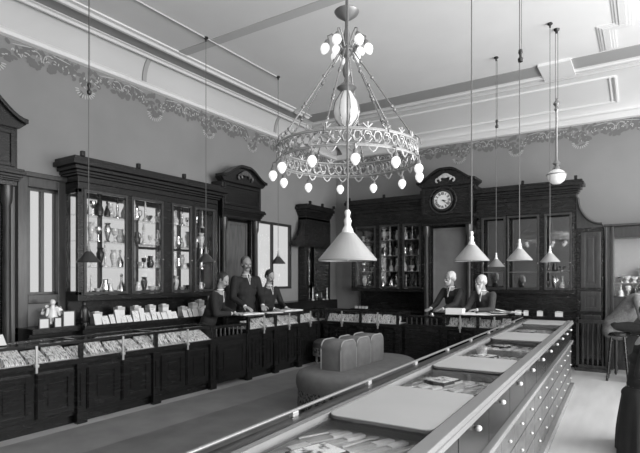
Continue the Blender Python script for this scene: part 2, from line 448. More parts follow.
# ---- pier cases with scrolled pediment; the third carries the clock
def pier(name, label, loc, rot, W=1.08, D=.5, clock=False, ztop=3.5, peak=3.76, plain=None):
    r = thing(name, label, 'clock' if clock else 'case', loc, rot)
    b = MB(); b.box(0, W, 0, D, 2.86, ztop - .06)
    frame_rect(b, .03, W - .03, 2.9, ztop - .09, .05, -.02, 0)
    b.build('upper_case', M['wood'], r, bevel=.006)
    c = MB(); cornice(c, 0, W, 0, D, 2.68, 2.88, .07); c.build('cornice', M['wood'], r, bevel=.004)
    # pediment: S curves rising to the middle with an open scroll
    p = []
    N = 12
    for k in range(N + 1):
        f = k / N; x = -.08 + (W / 2 + .08) * f
        z = ztop + (peak - ztop) * (.5 - .5 * math.cos(PI * min(1, f * 1.15)))
        p.append((x, z))
    prof = p + [(W - x, z) for x, z in p[::-1][1:]]
    m = MB()
    m.prism([(x, -.05, z) for x, z in [(-.0, ztop - .07)] + prof + [(W, ztop - .07)]], (0, D * .6, 0))
    up = [(x, z + .05) for x, z in prof]
    m.prism([(x, -.1, z) for x, z in prof + up[::-1]], (0, D * .7, 0))
    m.build('pediment', M['wood'], r, bevel=.004)
    sc = MB()
    for sg in (-1, 1):
        sp = []
        for k in range(20):
            t = k / 19; a = 4.6 * t
            rad = .055 * (1 - t) + .018
            sp.append((W / 2 + sg * (.16 - rad * math.cos(a) * .9), -.075, ztop + .03 + rad * math.sin(a)))
        sc.tube(sp, .018, 6)
        sc.tube([(W / 2 + sg * .13, -.075, ztop + .09), (W / 2 + sg * .06, -.075, ztop + .13), (W / 2, -.075, ztop + .14)], .03, 8)
    sc.ell((W / 2, -.075, ztop + .13), (.09, .03, .05))
    sc.build('scroll_ornament', M['panelw'] if not clock else M['velvetpad'], r, smooth=True)
    # lower stage
    lo = MB(); lo.box(0, W, .22, D, 0, 2.68)
    for x in (.02, W - .16): lo.box(x, x + .14, .1, .24, 0, 2.68)
    lo.box(0, W, .06, .26, 0, .18)
    lo.build('lower_stage', M['wood'], r, bevel=.005)
    for x in (.09, W - .09):
        MB().lathe([(.062, .18), (.062, .24), (.045, .27), (.048, .9), (.04, 2.45), (.06, 2.5), (.065, 2.68)], (x, .06, 0), 14).build('column', M['wood2'], r, smooth=True)
    pl = MB(); pl.box(.2, W - .2, .2, .222, .9, 2.62); frame_rect(pl, .19, W - .19, .88, 2.64, .035, .18, .222)
    pl.build('panel', M['panelw'] if plain is None else plain, r, bevel=.003)
    if clock:
        cx, cz = W / 2 - .06, 3.19
        rot_ = Matrix.Rotation(PI / 2, 3, 'X')
        def ring(r0, r1, y0, y1, seg=40):
            m = MB(); m.lathe([(r0, 0), (r1, 0), (r1, y1 - y0), (r0, y1 - y0)], seg=seg); m.xf(Matrix.Translation((cx, y1, cz)) @ Matrix.Rotation(PI / 2, 4, 'X')); return m
        m = MB(); m.lathe([(.0, 0), (.185, 0), (.185, .02), (0, .02)], seg=40).xf(Matrix.Translation((cx, -.03, cz)) @ Matrix.Rotation(PI / 2, 4, 'X'))
        dl = m.build('dial', M['clockface'], r, smooth=True, label='round white enamel clock dial')
        m = MB(); m.tube([(cx + .2 * math.cos(2 * PI * k / 36), -.05, cz + .2 * math.sin(2 * PI * k / 36)) for k in range(36)], .022, 8, closed=True)
        m.tube([(cx + .275 * math.cos(2 * PI * k / 36), -.02, cz + .275 * math.sin(2 * PI * k / 36)) for k in range(36)], .014, 8, closed=True)
        m.build('bezel', M['wood2'], r, smooth=True)
        rom = ["XII", "I", "II", "III", "IIII", "V", "VI", "VII", "VIII", "IX", "X", "XI"]
        mk = MB()
        for h in range(12):                       # roman numerals set radially
            a = PI / 2 - h * PI / 6
            base = Matrix.Translation((cx + .137 * math.cos(a), -.052, cz + .137 * math.sin(a))) @ Matrix.Rotation(-(a - PI / 2), 4, 'Y')
            gl = rom[h]; x = 0; strokes = []
            for ch in gl:
                if ch == 'I': strokes.append((x, x)); x += .017
                elif ch == 'V': strokes += [(x, x + .014), (x + .028, x + .014)]; x += .037
                else: strokes += [(x, x + .026), (x + .026, x)]; x += .036
            w_ = x - .012
            for a0, a1 in strokes:
                A = base @ Vector((a0 - w_ / 2, 0, .027)); Bv = base @ Vector((a1 - w_ / 2, 0, -.027))
                mk.tube([A, Bv], .0052, 4)
        mk.build('numerals', M['black'], dl)
        for (ang, L, w, nm) in ((PI / 2 - 2 * PI * 3.35 / 12, .085, .011, 'hour_hand'), (PI / 2 - 2 * PI * 21 / 60, .13, .008, 'minute_hand')):
            MB().tube([(cx, -.058, cz), (cx + L * .6 * math.cos(ang), -.058, cz + L * .6 * math.sin(ang)), (cx + L * math.cos(ang), -.058, cz + L * math.sin(ang))], w, 6, r1=.003).build(nm, M['black'], dl)
    return r
pier('pier_case', 'tall dark pier case with columns behind the standing clerks', (-6.2, 6.42, 0), PI / 2, W=1.04, D=.29, ztop=3.38, peak=3.6)
pier('pier_case', 'tall dark pier case with arched pediment beside the bright narrow window', (-6.2, 1.9, 0), PI / 2, W=1.1, D=.29, ztop=3.42, peak=3.75)
pier('clock_case', 'dark pedimented clock case with round white dial above the white-haired man', (-3.94, 9.98, 0), 0, W=1.07, D=.72, clock=True, ztop=3.55, peak=3.8, plain=M['lining'])

# ---- post and frame around the narrow window beside the first pier
nf = thing('window_surround', 'dark moulded frame around the narrow bright window beside the arched pier case', 'frame', (-6.42, 3.115, 0), PI / 2)
m = MB(); m.box(0, .12, 0, .079, 0, 2.88).box(.5, .61, 0, .079, 0, 2.88).box(.12, .5, 0, .079, 2.74, 2.88).box(.12, .5, 0, .079, 1.28, 1.39)
m.box(-.02, .61, -.04, .079, 2.86, 2.92); m.build('frame', M['wood2'], nf, bevel=.006)
B(.0, .61, -.34, .079, .92, .99).build('ledge', M['wood'], nf, bevel=.005)
B(.0, .61, -.26, .079, 0, .92).build('base', M['wood'], nf)

# ---- right end of the back wall: scroll bracket, panelled bay and glazed door case
pb = thing('panelled_bay', 'dark panelled bay under a concave scroll bracket beside the mirrored cabinet', 'panelling', (-1.03, 10.13, 0), 0)
m = MB(); m.box(0, .42, 0, .3, 0, 2.5); m.build('bay', M['wood'], pb, bevel=.004)
arc = [(.02, -.02, 3.05)] + [(.02 + .38 * (1 - math.cos(t)), -.02, 2.56 + .49 * (1 - math.sin(t))) for t in [k * PI / 16 for k in range(0, 9)]]
m = MB(); m.prism([(0, -.02, 2.5)] + [(0, -.02, 3.06)] + arc + [(.42, -.02, 2.5)], (0, .12, 0))
m.tube([(x, -.03, z) for x, y, z in arc], .022, 8); m.build('scroll_bracket', M['wood2'], pb)
panel_door(pb, 'upper_panel', .06, .38, 1.42, 2.42, 0, M['wood2'])
panel_door(pb, 'middle_panel', .06, .38, 1.0, 1.36, 0, M['wood2'])
panel_door(pb, 'lower_panel', .06, .38, .15, .94, 0, M['wood2'])
ds = thing('display_bay', 'dark framed glazed display case at the far end behind the leaning man', 'cabinet', (-.585, 10.13, 0), 0)
m = MB(); m.box(0, .13, -.03, .3, 0, 2.5).box(1.6, 1.75, -.03, .3, 0, 2.5).box(.13, 1.6, 0, .3, 2.3, 2.5).box(.13, 1.6, 0, .3, 1.1, 1.27).box(.13, 1.6, .02, .3, 0, 1.1)
m.box(-.02, 1.77, -.07, .3, 2.5, 2.54).box(0, .03, -.06, 0, 0, 2.5).box(.09, .13, -.05, 0, 0, 2.5); m.build('frame', M['wood2'], ds, bevel=.005)
B(.13, 1.6, .012, .018, 1.27, 2.3).build('pane', M['glass'], ds)
B(.13, 1.6, .285, .298, 1.27, 2.3).build('back_panel', M['reflect_back'], ds)  # even pale tone stands in for the bright reflection on the pane
for z in (1.52,): B(.13, 1.6, .06, .285, z - .02, z).build('shelf', M['rail'], ds)
panel_door(ds, 'lower_panel', .16, .82, .15, 1.05, .02, M['wood2']); panel_door(ds, 'lower_panel', .88, 1.56, .15, 1.05, .02, M['wood2'])

# ================================================================== COUNTERS
def counter(name, label, loc, rot, L, D, zt, zg, posts, npan, ends=(0, 0)):
    r = thing(name, label, 'counter', loc, rot)
    b = MB(); b.box(0, L, .04, D, .1, zg - .04).box(0, L, .08, D, 0, .1).box(0, L, -.005, D, zg - .06, zg)
    b.build('base', M['wood'], r, bevel=.004)
    f = MB()
    for x in posts: f.box(x - .022, x + .022, 0, .045, zg, zt - .03)
    for x in (posts[0], posts[-1]): f.box(x - .02, x + .02, D - .04, D, zg, zt - .03)
    f.box(0, L, -.012, .03, zt - .03, zt).box(0, L, D - .06, D, zt - .035, zt)
    for x in posts: f.box(max(0, x - .03), min(L, x + .03), .05, D - .06, zt - .035, zt)
    f.box(0, L, D - .02, D, zg, zt - .035)
    f.build('frame', M['wood'], r, bevel=.003)
    for a, c in zip(posts, posts[1:]):
        B(a + .022, c - .022, .012, .017, zg, zt - .035).build('front_pane', M['glass'], r)
        B(a + .03, c - .03, .03, D - .06, zt - .014, zt - .008).build('top_pane', M['topglass'], r)
        B(a + .022, c - .022, .02, D - .025, zg, zg + .006).build('bed', M['velvetpad'], r)
        x = (a + c) / 2                                     # metal clasp at mid pane
        MB().box(x - .012, x + .012, -.03, -.012, zg - .09, zt - .01).box(x - .02, x + .02, -.04, .0, zg - .03, zg).build('clasp', M['brass'], r, bevel=.003)
    for x in posts:
        p = MB(); p.box(x - .05, x + .05, .0, .04, .1, zg - .06).box(x - .06, x + .06, -.015, .05, 0, .12).box(x - .06, x + .06, -.012, .04, zg - .12, zg - .06)
        p.box(x - .02, x + .02, -.012, 0, .2, zg - .16)
        p.build('pilaster', M['wood'], r, bevel=.004)
    for a, c in zip(posts, posts[1:]):
        for k in range(npan):
            w = (c - a - .12) / npan
            panel_door(r, 'panel', a + .06 + w * k + .015, a + .06 + w * (k + 1) - .015, .14, zg - .1, .04, M['wood'])
    return r
counter('display_counter', 'long low glass-topped display counter along the crystal cabinet ledge', (-5.2, 1.17, 0), PI / 2, 4.05, .46, .92, .72, [.03, 1.02, 2.02, 3.03, 4.02], 2)
counter('display_counter', 'glass-fronted counter before the three clerks, with papers on top', (-5.2, 5.94, 0), PI / 2, 2.5, .48, 1.0, .79, [.03, .72, 1.4, 2.03, 2.47], 2)
counter('display_counter', 'glass-fronted counter turning across the room behind the round settee', (-5.17, 8.0, 0), 0, 1.62, .48, 1.0, .79, [.1, .84, 1.57], 3)
counter('display_counter', 'glass-fronted counter the two elderly men lean on', (-2.83, 8.1, 0), 0, 1.15, .5, 1.0, .80, [.03, .58, 1.12], 2)
# gates between counters
def gate(label, loc, rot, W, h):
    r = thing('counter_gate', label, 'gate', loc, rot)
    m = MB(); m.box(0, W, 0, .05, .06, h - .2).box(0, W, -.005, .055, h - .2, h - .16).box(0, W, -.01, .06, h - .04, h); m.build('panel', M['wood'], r, bevel=.004)
    for k in range(int(W / .09)):
        x = .06 + k * .09
        MB().lathe([(.012, 0), (.018, .03), (.01, .06), (.016, .1), (.012, .122)], (x, .025, h - .161), 8).build('baluster', M['wood2'], r, smooth=True)
    panel_door(r, 'door_panel', .04, W - .04, .1, h - .24, 0, M['wood'])
gate('dark low gate with short balusters closing the gap by the bending clerk', (-5.22, 5.235, 0), PI / 2, .69, .9)
gate('dark low gate with short balusters beside the short-haired elderly man', (-3.54, 8.12, 0), 0, .7, .96)
# low spindle gate before the panelled bay
r = thing('spindle_gate', 'low dark spindle gate standing before the panelled bay', 'gate', (-1.0, 9.72, 0), 0)
m = MB(); m.box(0, .5, 0, .04, .82, .88).box(0, .5, 0, .04, .05, .1).box(0, .04, 0, .04, 0, .92).box(.46, .5, 0, .04, 0, .92).box(-.02, .52, -.06, .1, 0, .05); m.build('frame', M['wood2'], r, bevel=.004)
for k in range(5): MB().lathe([(.012, .1), (.02, .2), (.01, .3), (.016, .46), (.01, .6), (.02, .72), (.012, .82)], (.1 + k * .075, .02, 0), 8).build('spindle', M['wood2'], r, smooth=True)

# ================================================================== LONG SHOWCASE
X0, X1, YS, YE, ZT = -1.362, -.70, .35, 8.08, .98
CA = .036
_cx, _cy = X1, 3.0
def LW(x, y):                 # a point of the showcase, straight along y, turned to its slight angle
    dx, dy = x - _cx, y - _cy
    return (_cx + dx * math.cos(CA) - dy * math.sin(CA), _cy + dx * math.sin(CA) + dy * math.cos(CA))
LC = thing('long_showcase', 'long flat glass-topped showcase with rows of small knobbed drawers facing the light', 'showcase', (*LW(X1, YS), 0), PI / 2 + CA)
L, D = YE - YS, X1 - X0
m = MB()
m.box(0, L, .03, D - .03, .08, .72).box(0, L, .0, D, 0, .08).box(0, L, .03, D - .02, .72, .74)
m.box(0, L, D - .035, D - .005, .74, .95).box(0, .03, .03, D - .03, .74, .95).box(L - .03, L, .03, D - .03, .74, .95)
m.build('carcass', M['drawer'], LC, bevel=.004)
B(0, L, .03, .06, .74, .95).build('front_board', M['wood2'], LC)
m = MB(); m.box(0, L, -.012, .055, .955, .985).box(0, L, -.02, -.004, .935, .96)
m.build('edge_rail', M['rail'], LC, bevel=.004)
m = MB(); m.box(0, L, D - .07, D + .005, .95, .98).box(0, .07, .075, D - .07, .95, .98).box(L - .05, L, .075, D - .07, .95, .98)
m.build('frame', M['wood2'], LC, bevel=.004)
MB().box(0, L, D - .105, D - .072, .95, .982).build('inner_lip', M['rail'], LC)
m = MB(); m.tube([(0, D + .012, 1.0), (L, D + .012, 1.0)], .0085, 10); m.build('hand_rail', M['brassd'], LC, smooth=True)
yy = [1.85 + .78 * k for k in range(8)]
for y in yy: MB().cbox((y - YS, D + .006, .988), (.045, .025, .026)).build('rail_bracket', M['brass'], LC, bevel=.004)
B(0, L, .075, D - .07, .957, .963).build('glass_top', M['topglass'], LC)
B(0.03, L - .03, .06, D - .035, .74, .895).build('tray_bed', M['velvetpad'], LC)
for y in (1.02, 2.05, 3.45, 4.65, 6.1, 7.28):
    MB().box(y - YS - .01, y - YS + .01, .06, D - .035, .895, .95).build('partition', M['rail'], LC)
B(0, L, -.03, .05, .0, .085).build('skirting', M['rail'], LC, bevel=.004)
B(0, L, -.016, .03, .665, .70).build('waist_rail', M['rail'], LC, bevel=.004)
nd = 13; w = .588; y0 = 2.5 - w * 4 - YS + .0
def knob_mesh(parent, x, y, z, s=1): MB().ell((x, y - .014 * s, z), (.013 * s, .014 * s, .013 * s), seg=10, rin=6).build('knob', M['china'], parent, smooth=True)
for k in range(nd):
    a = .02 + (L - .04) * k / nd; c = .02 + (L - .04) * (k + 1) / nd
    dr = B(a + .006, c - .006, .008, .03, .715, .93).build('drawer', M['wood'], LC, bevel=.003)
    knob_mesh(dr, (a + c) / 2, .008, .875, 1.15)
for row in range(3):
    z0, z1 = .10 + row * .188, .10 + (row + 1) * .188 - .008
    for k in range(17):
        a = .02 + (L - .04) * k / 17; c = .02 + (L - .04) * (k + 1) / 17
        dr = B(a + .006, c - .006, .012, .03, z0, z1).build('drawer', M['drawer'], LC, bevel=.004)
        knob_mesh(dr, (a + c) / 2, .012, (z0 + z1) / 2, .8)
# cover boards on the glass
def board(label, ya, yb, xa=X0 + .108, xb=X1 - .06, r=.05):
    pts = []
    for cx, cy, a0 in ((xb - r, yb - r, 0), (xa + r, yb - r, 1), (xa + r, ya + r, 2), (xb - r, ya + r, 3)):
        for k in range(5):
            a = (a0 + k / 4) * PI / 2; pts.append((cx + r * math.cos(a), cy + r * math.sin(a)))
    t = thing('cover_board', label, 'cover board', (*LW((xa + xb) / 2, (ya + yb) / 2), .9635), CA, 'cover boards on the long showcase')
    mx, my = (xa + xb) / 2, (ya + yb) / 2
    MB().prism([(x - mx, y - my, 0) for x, y in pts], (0, 0, .012)).build('edge', M['boardedge'], t)
    MB().prism([((x - mx) * .998, (y - my) * .998, .012) for x, y in pts], (0, 0, .004)).build('cloth_face', M['board'], t)
board('largest pale cover board, nearest the camera on the long showcase', 1.95, 2.68)
board('pale cover board second from the nearest along the long showcase', 3.42, 3.98)
board('pale cover board third from the nearest along the long showcase', 5.3, 6.05)
board('small pale cover board at the far end of the long showcase', 7.25, 7.98)

# goods inside the long showcase
def small(proto, name, label, cat, group, loc, rz, sc=None):
    o = bpy.data.objects.new(name, proto); COL.objects.link(o); o.location = loc; o.rotation_euler = (0, 0, rz)
    if sc: o.scale = sc
    return tag(o, label, cat, group)
def proto(mb, name, mats, smooth=True):
    o = mb.build(name, mats, smooth=smooth); me = o.data; bpy.data.objects.remove(o); return me
knife = MB(); knife.mat(0).box(-.12, 0, -.012, .012, 0, .006).mat(1).box(0, .1, -.014, .014, 0, .014)
knife = proto(knife, 'knife', [M['steel'], M['china']], False)
case_box = MB(); case_box.mat(0).box(-.1, .1, -.06, .06, 0, .022).mat(1).box(-.09, .09, -.05, .05, .022, .026)
case_box = proto(case_box, 'case', [M['darkpad'], M['jewel']], False)
spoon = MB(); spoon.mat(0).tube([(-.1, 0, .006), (.06, 0, .006)], .005, 6).ell((.085, 0, .007), (.035, .02, .006), seg=10, rin=6)
spoon = proto(spoon, 'spoon', [M['steel']])
bays = [(1.08, 2.0, 'before the largest cover board'), (2.12, 3.4, 'behind the largest cover board'),
        (3.9, 4.6, 'behind the second cover board'), (4.7, 5.4, 'before the third cover board'), (6.15, 7.2, 'behind the third cover board')]
for bi, (ya, yb, where) in enumerate(bays):
    rows = max(2, round((yb - ya) / .235))
    cnt = {'knife': 0, 'spoon': 0, 'case': 0}
    for rr in range(rows):
        y = ya + (yb - ya) * (rr + .5) / rows
        for k in range(8):
            x = X0 + .1 + k * .068
            kind = 'case' if (k in (2,) and rr % 2 == 0) or (bi == 0 and rr == 1 and k > 3) else ('spoon' if (k + rr) % 3 == 0 else 'knife')
            cnt[kind] += 1
            me = {'knife': knife, 'spoon': spoon, 'case': case_box}[kind]
            nm = {'knife': 'table_knife', 'spoon': 'silver_spoon', 'case': 'jewel_case'}[kind]
            desc = {'knife': 'white-handled knife', 'spoon': 'slim silver spoon', 'case': 'flat open jewel case'}[kind]
            small(me, nm, '%s %s in the showcase tray %s' % (ORD[cnt[kind] - 1], desc, where), nm.split('_')[-1],
                  '%ss laid out in the long showcase' % nm.replace('_', ' ') if kind != 'knife' else 'table knives laid out in the long showcase',
                  (*LW(x, y), .896), PI / 2 + (R.random() - .5) * .25 - .35, (1.0, 1.3, 1))

# ================================================================== COUNTER AND LEDGE GOODS
pad = MB(); pad.mat(0).prism([(-.5, 0, 0), (-.5, .2, 0), (-.5, .2, .125), (-.5, .0, .015)], (1, 0, 0))
pad = proto(pad, 'pad', [M['jewel']], False)
pad2 = MB(); pad2.mat(0).prism([(-.5, 0, 0), (-.5, .16, 0), (-.5, .16, .12), (-.5, .06, .012)], (1, 0, 0))
pad2 = proto(pad2, 'pad', [M['jewel2']], False)
def pads(loc0, dirv, rz, L, zg, n, where, sd):
    rr = random.Random(sd)
    for k in range(n):
        w = L / n
        p = Vector(loc0) + Vector(dirv) * (w * (k + .5)); p.z = zg + .007
        alt = rr.random() < .4
        small(pad2 if alt else pad, 'jewellery_tray', '%s sloped white jewellery tray in the %s' % (ORD[k], where), 'tray',
              'jewellery trays inside the counters', p, rz, (w * (.8 + .16 * rr.random()), 1, .9 + .35 * rr.random()))
pads((-5.23, 1.25, 0), (0, 1, 0), PI / 2, 3.9, .72, 17, 'low counter under the ledge, counted towards the gate', 1)
pads((-5.23, 6.0, 0), (0, 1, 0), PI / 2, 1.95, .79, 9, "clerks' counter, counted from the gate", 2)
pads((-5.1, 8.035, 0), (1, 0, 0), 0, 1.5, .79, 8, 'counter behind the settee, counted from its corner', 3)
pads((-2.77, 8.135, 0), (1, 0, 0), 0, 1.03, .80, 6, 'counter before the elderly men, counted from the gate', 4)
# little stand-up cards on the ledge
card = MB(); card.mat(0).prism([(-.5, 0, 0), (-.5, .006, 0), (-.5, .3, 1.0), (-.5, .294, 1.0)], (1, 0, 0)).prism([(-.06, .25, 0), (-.06, .26, 0), (-.06, .27, .9), (-.06, .26, .9)], (.12, 0, 0))
card = proto(card, 'card', [M['jewel']], False)
cardw = MB(); cardw.mat(0).prism([(-.5, 0, 0), (-.5, .006, 0), (-.5, .3, 1.0), (-.5, .294, 1.0)], (1, 0, 0)).prism([(-.06, .25, 0), (-.06, .26, 0), (-.06, .27, .9), (-.06, .26, .9)], (.12, 0, 0))
cardw = proto(cardw, 'card', [M['white']], False)
box = MB(); box.mat(0).box(-.5, .5, 0, 1, 0, .6).mat(1).box(-.52, .52, -.02, 1.02, .6, .75).mat(0).box(-.3, .3, .3, .7, .75, .8)
box = proto(box, 'box', [M['white'], M['velvetpad']], False)
y = 3.86; k = 0; kb = 0
rr = random.Random(11)
while y < 5.98:
    w = .07 + rr.random() * .06
    if abs(y - 5.28) > .05:
        hgt = .09 + rr.random() * .09
        k += 1
        small(card if rr.random() < .6 else cardw, 'jewellery_card', 'small upright jewellery card, %s along the cabinet ledge from the figurine' % ORD[k - 1], 'card',
              'upright jewellery cards on the cabinet ledge', (-5.985 + .0 * rr.random(), y + w / 2, .99), PI / 2 + (rr.random() - .5) * .3, (w, .18, hgt))
    y += w + .012
for q, (y, h) in enumerate(((4.0, .15), (4.35, .2), (4.62, .2), (4.88, .2), (5.12, .2), (5.5, .15), (5.72, .2), (5.86, .24))):
    small(box, 'jewel_box', 'little white jewel box behind the ledge cards, %s from the figurine' % ORD[q], 'box', 'jewel boxes on the cabinet ledge', (-6.135, y, .99), PI / 2, (.11, .1, h * 1.35))
# figurine and pictures near the narrow window
fg = thing('seated_figurine', 'white china figurine of a seated figure with flowers on the ledge', 'figurine', (-6.19, 3.41, .991), PI / 2 - .4)
MB().lathe([(.1, 0), (.11, .02), (.1, .05), (.07, .07)], seg=20).build('plinth', M['wood2'], fg, smooth=True)
m = MB(); m.cap((0, 0, .09), (0, .0, .2), .075, .045).cap((0, 0, .2), (0, -.01, .27), .045, .022).ell((0, -.012, .305), (.034, .036, .04))
m.cap((.05, 0, .22), (.075, -.05, .15), .02, .016).cap((-.05, 0, .22), (-.07, -.05, .15), .02, .016).cap((.035, -.03, .1), (.04, -.1, .06), .035, .022).cap((-.035, -.03, .1), (-.03, -.1, .06), .035, .022)
m.build('figure', M['china'], fg, smooth=True)
rr = random.Random(5)
m = MB()
for q in range(14): m.ell((.1 * math.cos(q * .5 + 1.6), .04, .12 + .1 * abs(math.sin(q * .5 + 1.6)) + .05 * rr.random()), (.03, .03, .028), seg=8, rin=6)
m.build('flowers', M['jewel'], fg, smooth=True)
for q, (yy_, w, h) in enumerate(((3.22, .13, .13), (3.4, .1, .13), (3.55, .16, .2))):
    t = thing('framed_picture', ('small framed white picture standing before the figurine, nearest the arched pier', 'narrowest framed white picture standing below the figurine', 'tallest framed white picture standing beside the figurine')[q], 'picture', (-6.02 - .02 * q, yy_, .99), PI / 2, 'framed pictures on the ledge')
    m = MB(); frame_rect(m, -w / 2, w / 2, 0, h, .012, 0, .015); m.build('frame', M['wood2'], t)
    B(-w / 2 + .012, w / 2 - .012, .006, .012, .012, h - .012).build('print', M['white'], t)
    MB().prism([(-.02, .012, h * .6), (.02, .012, h * .6), (.02, .07, 0), (-.02, .07, 0)], (0, .004, .002)).build('strut', M['wood2'], t)
t = thing('bronze_statuette', 'dark bronze statuette standing at the near end of the crystal cabinet ledge', 'statuette', (-6.12, 3.79, .99), PI / 2)
MB().lathe([(.05, 0), (.05, .03), (.04, .04)], seg=16).build('plinth', M['wood'], t)
MB().cap((0, 0, .06), (0, 0, .2), .04, .05).ell((0, 0, .27), (.03, .03, .036)).cap((.04, 0, .2), (.06, -.03, .1), .018, .014).cap((-.04, 0, .2), (-.06, -.03, .1), .018, .014).build('figure', M['bronze'], t, smooth=True)
tag(MB().prism([(-5.42, 2.36, .921), (-5.42, 2.52, .921), (-5.5, 2.52, 1.02), (-5.5, 2.36, 1.02)], (-.008, 0, .003)).build('price_card', M['white']), 'single white card propped on the low counter top', 'card')
# papers on the clerks' counter
def book(name, label, cat, loc, rz, w, d, h, open_=True):
    t = thing(name, label, cat, loc, rz)
    B(-w / 2 - .006, w / 2 + .006, -d / 2 - .006, d / 2 + .006, 0, .006).build('cover', M['suit'], t)
    m = MB()
    if open_:
        for sg in (-1, 1):
            m.prism([(0, -d / 2, .006), (sg * w / 2, -d / 2, .006), (sg * w / 2, -d / 2, h * .75), (sg * w * .3, -d / 2, h * 1.15), (sg * w * .08, -d / 2, h), (0, -d / 2, h * .6)], (0, d, 0))
    else: m.box(-w / 2, w / 2, -d / 2, d / 2, .006, h)
    m.build('pages', M['paper'], t)
book('ledger', 'open white ledger under the first clerk, at the end of the counter', 'book', (-5.43, 6.22, 1.001), 1.35, .42, .3, .03)
book('ledger', 'open ledger lying before the dark-haired clerk at the counter', 'book', (-5.4, 7.25, 1.001), 1.5, .5, .3, .03)
tag(B(-.16, .16, -.1, .1, 0, .012).build('paper_sheaf', M['paper'], loc=(-5.38, 6.78, 1.001), rotz=1.2), 'flat sheaf of white paper between the two ledgers', 'paper')
tag(B(-.14, .14, -.09, .09, 0, .1).build('paper_stack', M['paper'], loc=(-2.62, 8.13, 1.001), rotz=.05, bevel=.004), 'white block of papers standing before the short-haired elderly man', 'paper')
book('catalogue', 'open white catalogue between the two elderly men', 'book', (-2.3, 8.2, 1.001), .2, .44, .3, .03)
m = MB(); rr = random.Random(4)
for q in range(7): m.cbox((.05 * (rr.random() - .5) + .04 * q - .12, .08 * (rr.random() - .5), .02 + .02 * q * (1 if q < 4 else .4)), (.25, .18, .006), Matrix.Rotation(rr.random() * 1.5, 3, 'Z') @ Matrix.Rotation(.25 * (rr.random() - .2), 3, 'Y'))
tag(m.build('crumpled_papers', M['paper'], loc=(-1.84, 8.2, 1.005)), 'loose heap of white papers beside the bearded man', 'paper')
st = thing('ink_stand', 'small pale inkstand on the gate beside the short-haired elderly man', 'inkstand', (-3.0, 8.085, .961))
MB().lathe([(.05, 0), (.05, .012), (.03, .02), (.022, .05), (.03, .055), (0, .056)], seg=14).build('well', M['silver'], st, smooth=True)
MB().tube([(0, 0, .05), (.04, .02, .14)], .004, 6).build('pen', M['wood2'], st)
# white boxes on the ledge of the mirrored cabinet
for q, (x, w) in enumerate(((-2.0, .1), (-1.86, .07), (-1.62, .09), (-1.3, .12))):
    small(box, 'jewel_box', 'little white box on the mirrored cabinet ledge, %s from the bearded man' % ORD[q], 'box', 'white boxes on the mirrored cabinet ledge', (x, 9.9, .9), 0, (w, .08, .12))
for q, x in enumerate((-5.6, -5.5, -5.42, -5.34)):
    small(box, 'jewel_box', 'tiny pale box, %s along the glassware cabinet ledge from the corner' % ORD[q], 'box', 'pale boxes on the glassware cabinet ledge', (x, 10.14, .9), 0, (.05, .05, .07))

# ================================================================== GLASSWARE
prof = dict(
    decanter=[(.035, 0), (.05, .01), (.055, .08), (.03, .14), (.014, .17), (.014, .22), (.022, .225)],
    vase=[(.03, 0), (.035, .01), (.02, .03), (.045, .13), (.05, .18), (.03, .22), (.045, .25)],
    goblet=[(.035, 0), (.035, .006), (.007, .015), (.007, .08), (.03, .1), (.038, .15), (.034, .17)],
    bowl=[(.032, 0), (.032, .01), (.015, .03), (.045, .07), (.056, .1), (.052, .1)],
    candlestick=[(.045, 0), (.045, .015), (.02, .03), (.012, .06), (.018, .12), (.01, .18), (.022, .2), (.014, .23)],
    jug=[(.035, 0), (.045, .01), (.055, .07), (.03, .14), (.036, .18)])
GP = {}
for kk, pf in prof.items():
    for mm, ml in (('crystal', 'cut glass'), ('silver', 'silver'), ('bronze', 'dark bronze')):
        m = MB().lathe(pf, seg=14)
        if kk == 'decanter': m.ell((0, 0, .245), (.02, .02, .025), seg=10, rin=8)
        if kk == 'jug': m.tube([(.04, 0, .16), (.08, 0, .15), (.085, 0, .1), (.05, 0, .05)], .007, 6)
        if kk == 'candlestick': m.lathe([(.011, 0), (.011, .1), (0, .105)], (0, 0, .23), 8)
        GP[kk, mm] = proto(m, kk, [M[mm]])
mlab = {'crystal': 'cut glass', 'silver': 'silver', 'bronze': 'dark bronze'}
def fill(where, shelf_zs, names, x0, x1, n, to_world, seed, weights, hlim=.26, big=1.0):
    rr = random.Random(seed)
    for z, sn in zip(shelf_zs, names):
        cnt = {}
        for k in range(n):
            f = (k + .5 + (rr.random() - .5) * .2) / n
            kk = rr.choice(list(prof)); mm = rr.choices(['crystal', 'silver', 'bronze'], weights)[0]
            cnt[kk, mm] = cnt.get((kk, mm), 0) + 1
            p = to_world(x0 + (x1 - x0) * f, rr.random()); 
            small(GP[kk, mm], kk, '%s %s %s on the %s of the %s' % (ORD[cnt[kk, mm] - 1], mlab[mm], kk, sn, where), kk,
                  '%ss in the glazed cabinets' % kk, (p[0], p[1], z + .001), rr.random() * 6, [big * (.8 + .4 * rr.random())] * 3)
SN = ['bottom deck', 'low shelf', 'middle shelf', 'top shelf']
fill('long crystal cabinet', [1.37, 1.75, 2.1, 2.45], SN, 3.85, 6.1, 21, lambda s, r: (-6.27 - .1 * r, s), 21, [6, 3, 2], big=1.0)
fill('cabinet beside the clock case', [1.37, 1.75, 2.1, 2.45], SN, -5.6, -4.05, 9, lambda s, r: (s, 10.32 + .1 * r), 22, [5, 3, 1], big=1.05)
fill("mirrored cabinet", [1.37, 1.72], ['bottom deck', 'single shelf'], -1.62, -1.1, 4, lambda s, r: (s, 10.29), 23, [5, 3, 1])
fill('corner cupboard base', [1.1], ['top'], 9.25, 9.95, 5, lambda s, r: (-6.2 - .05 * r, s), 24, [4, 4, 1], big=.8)
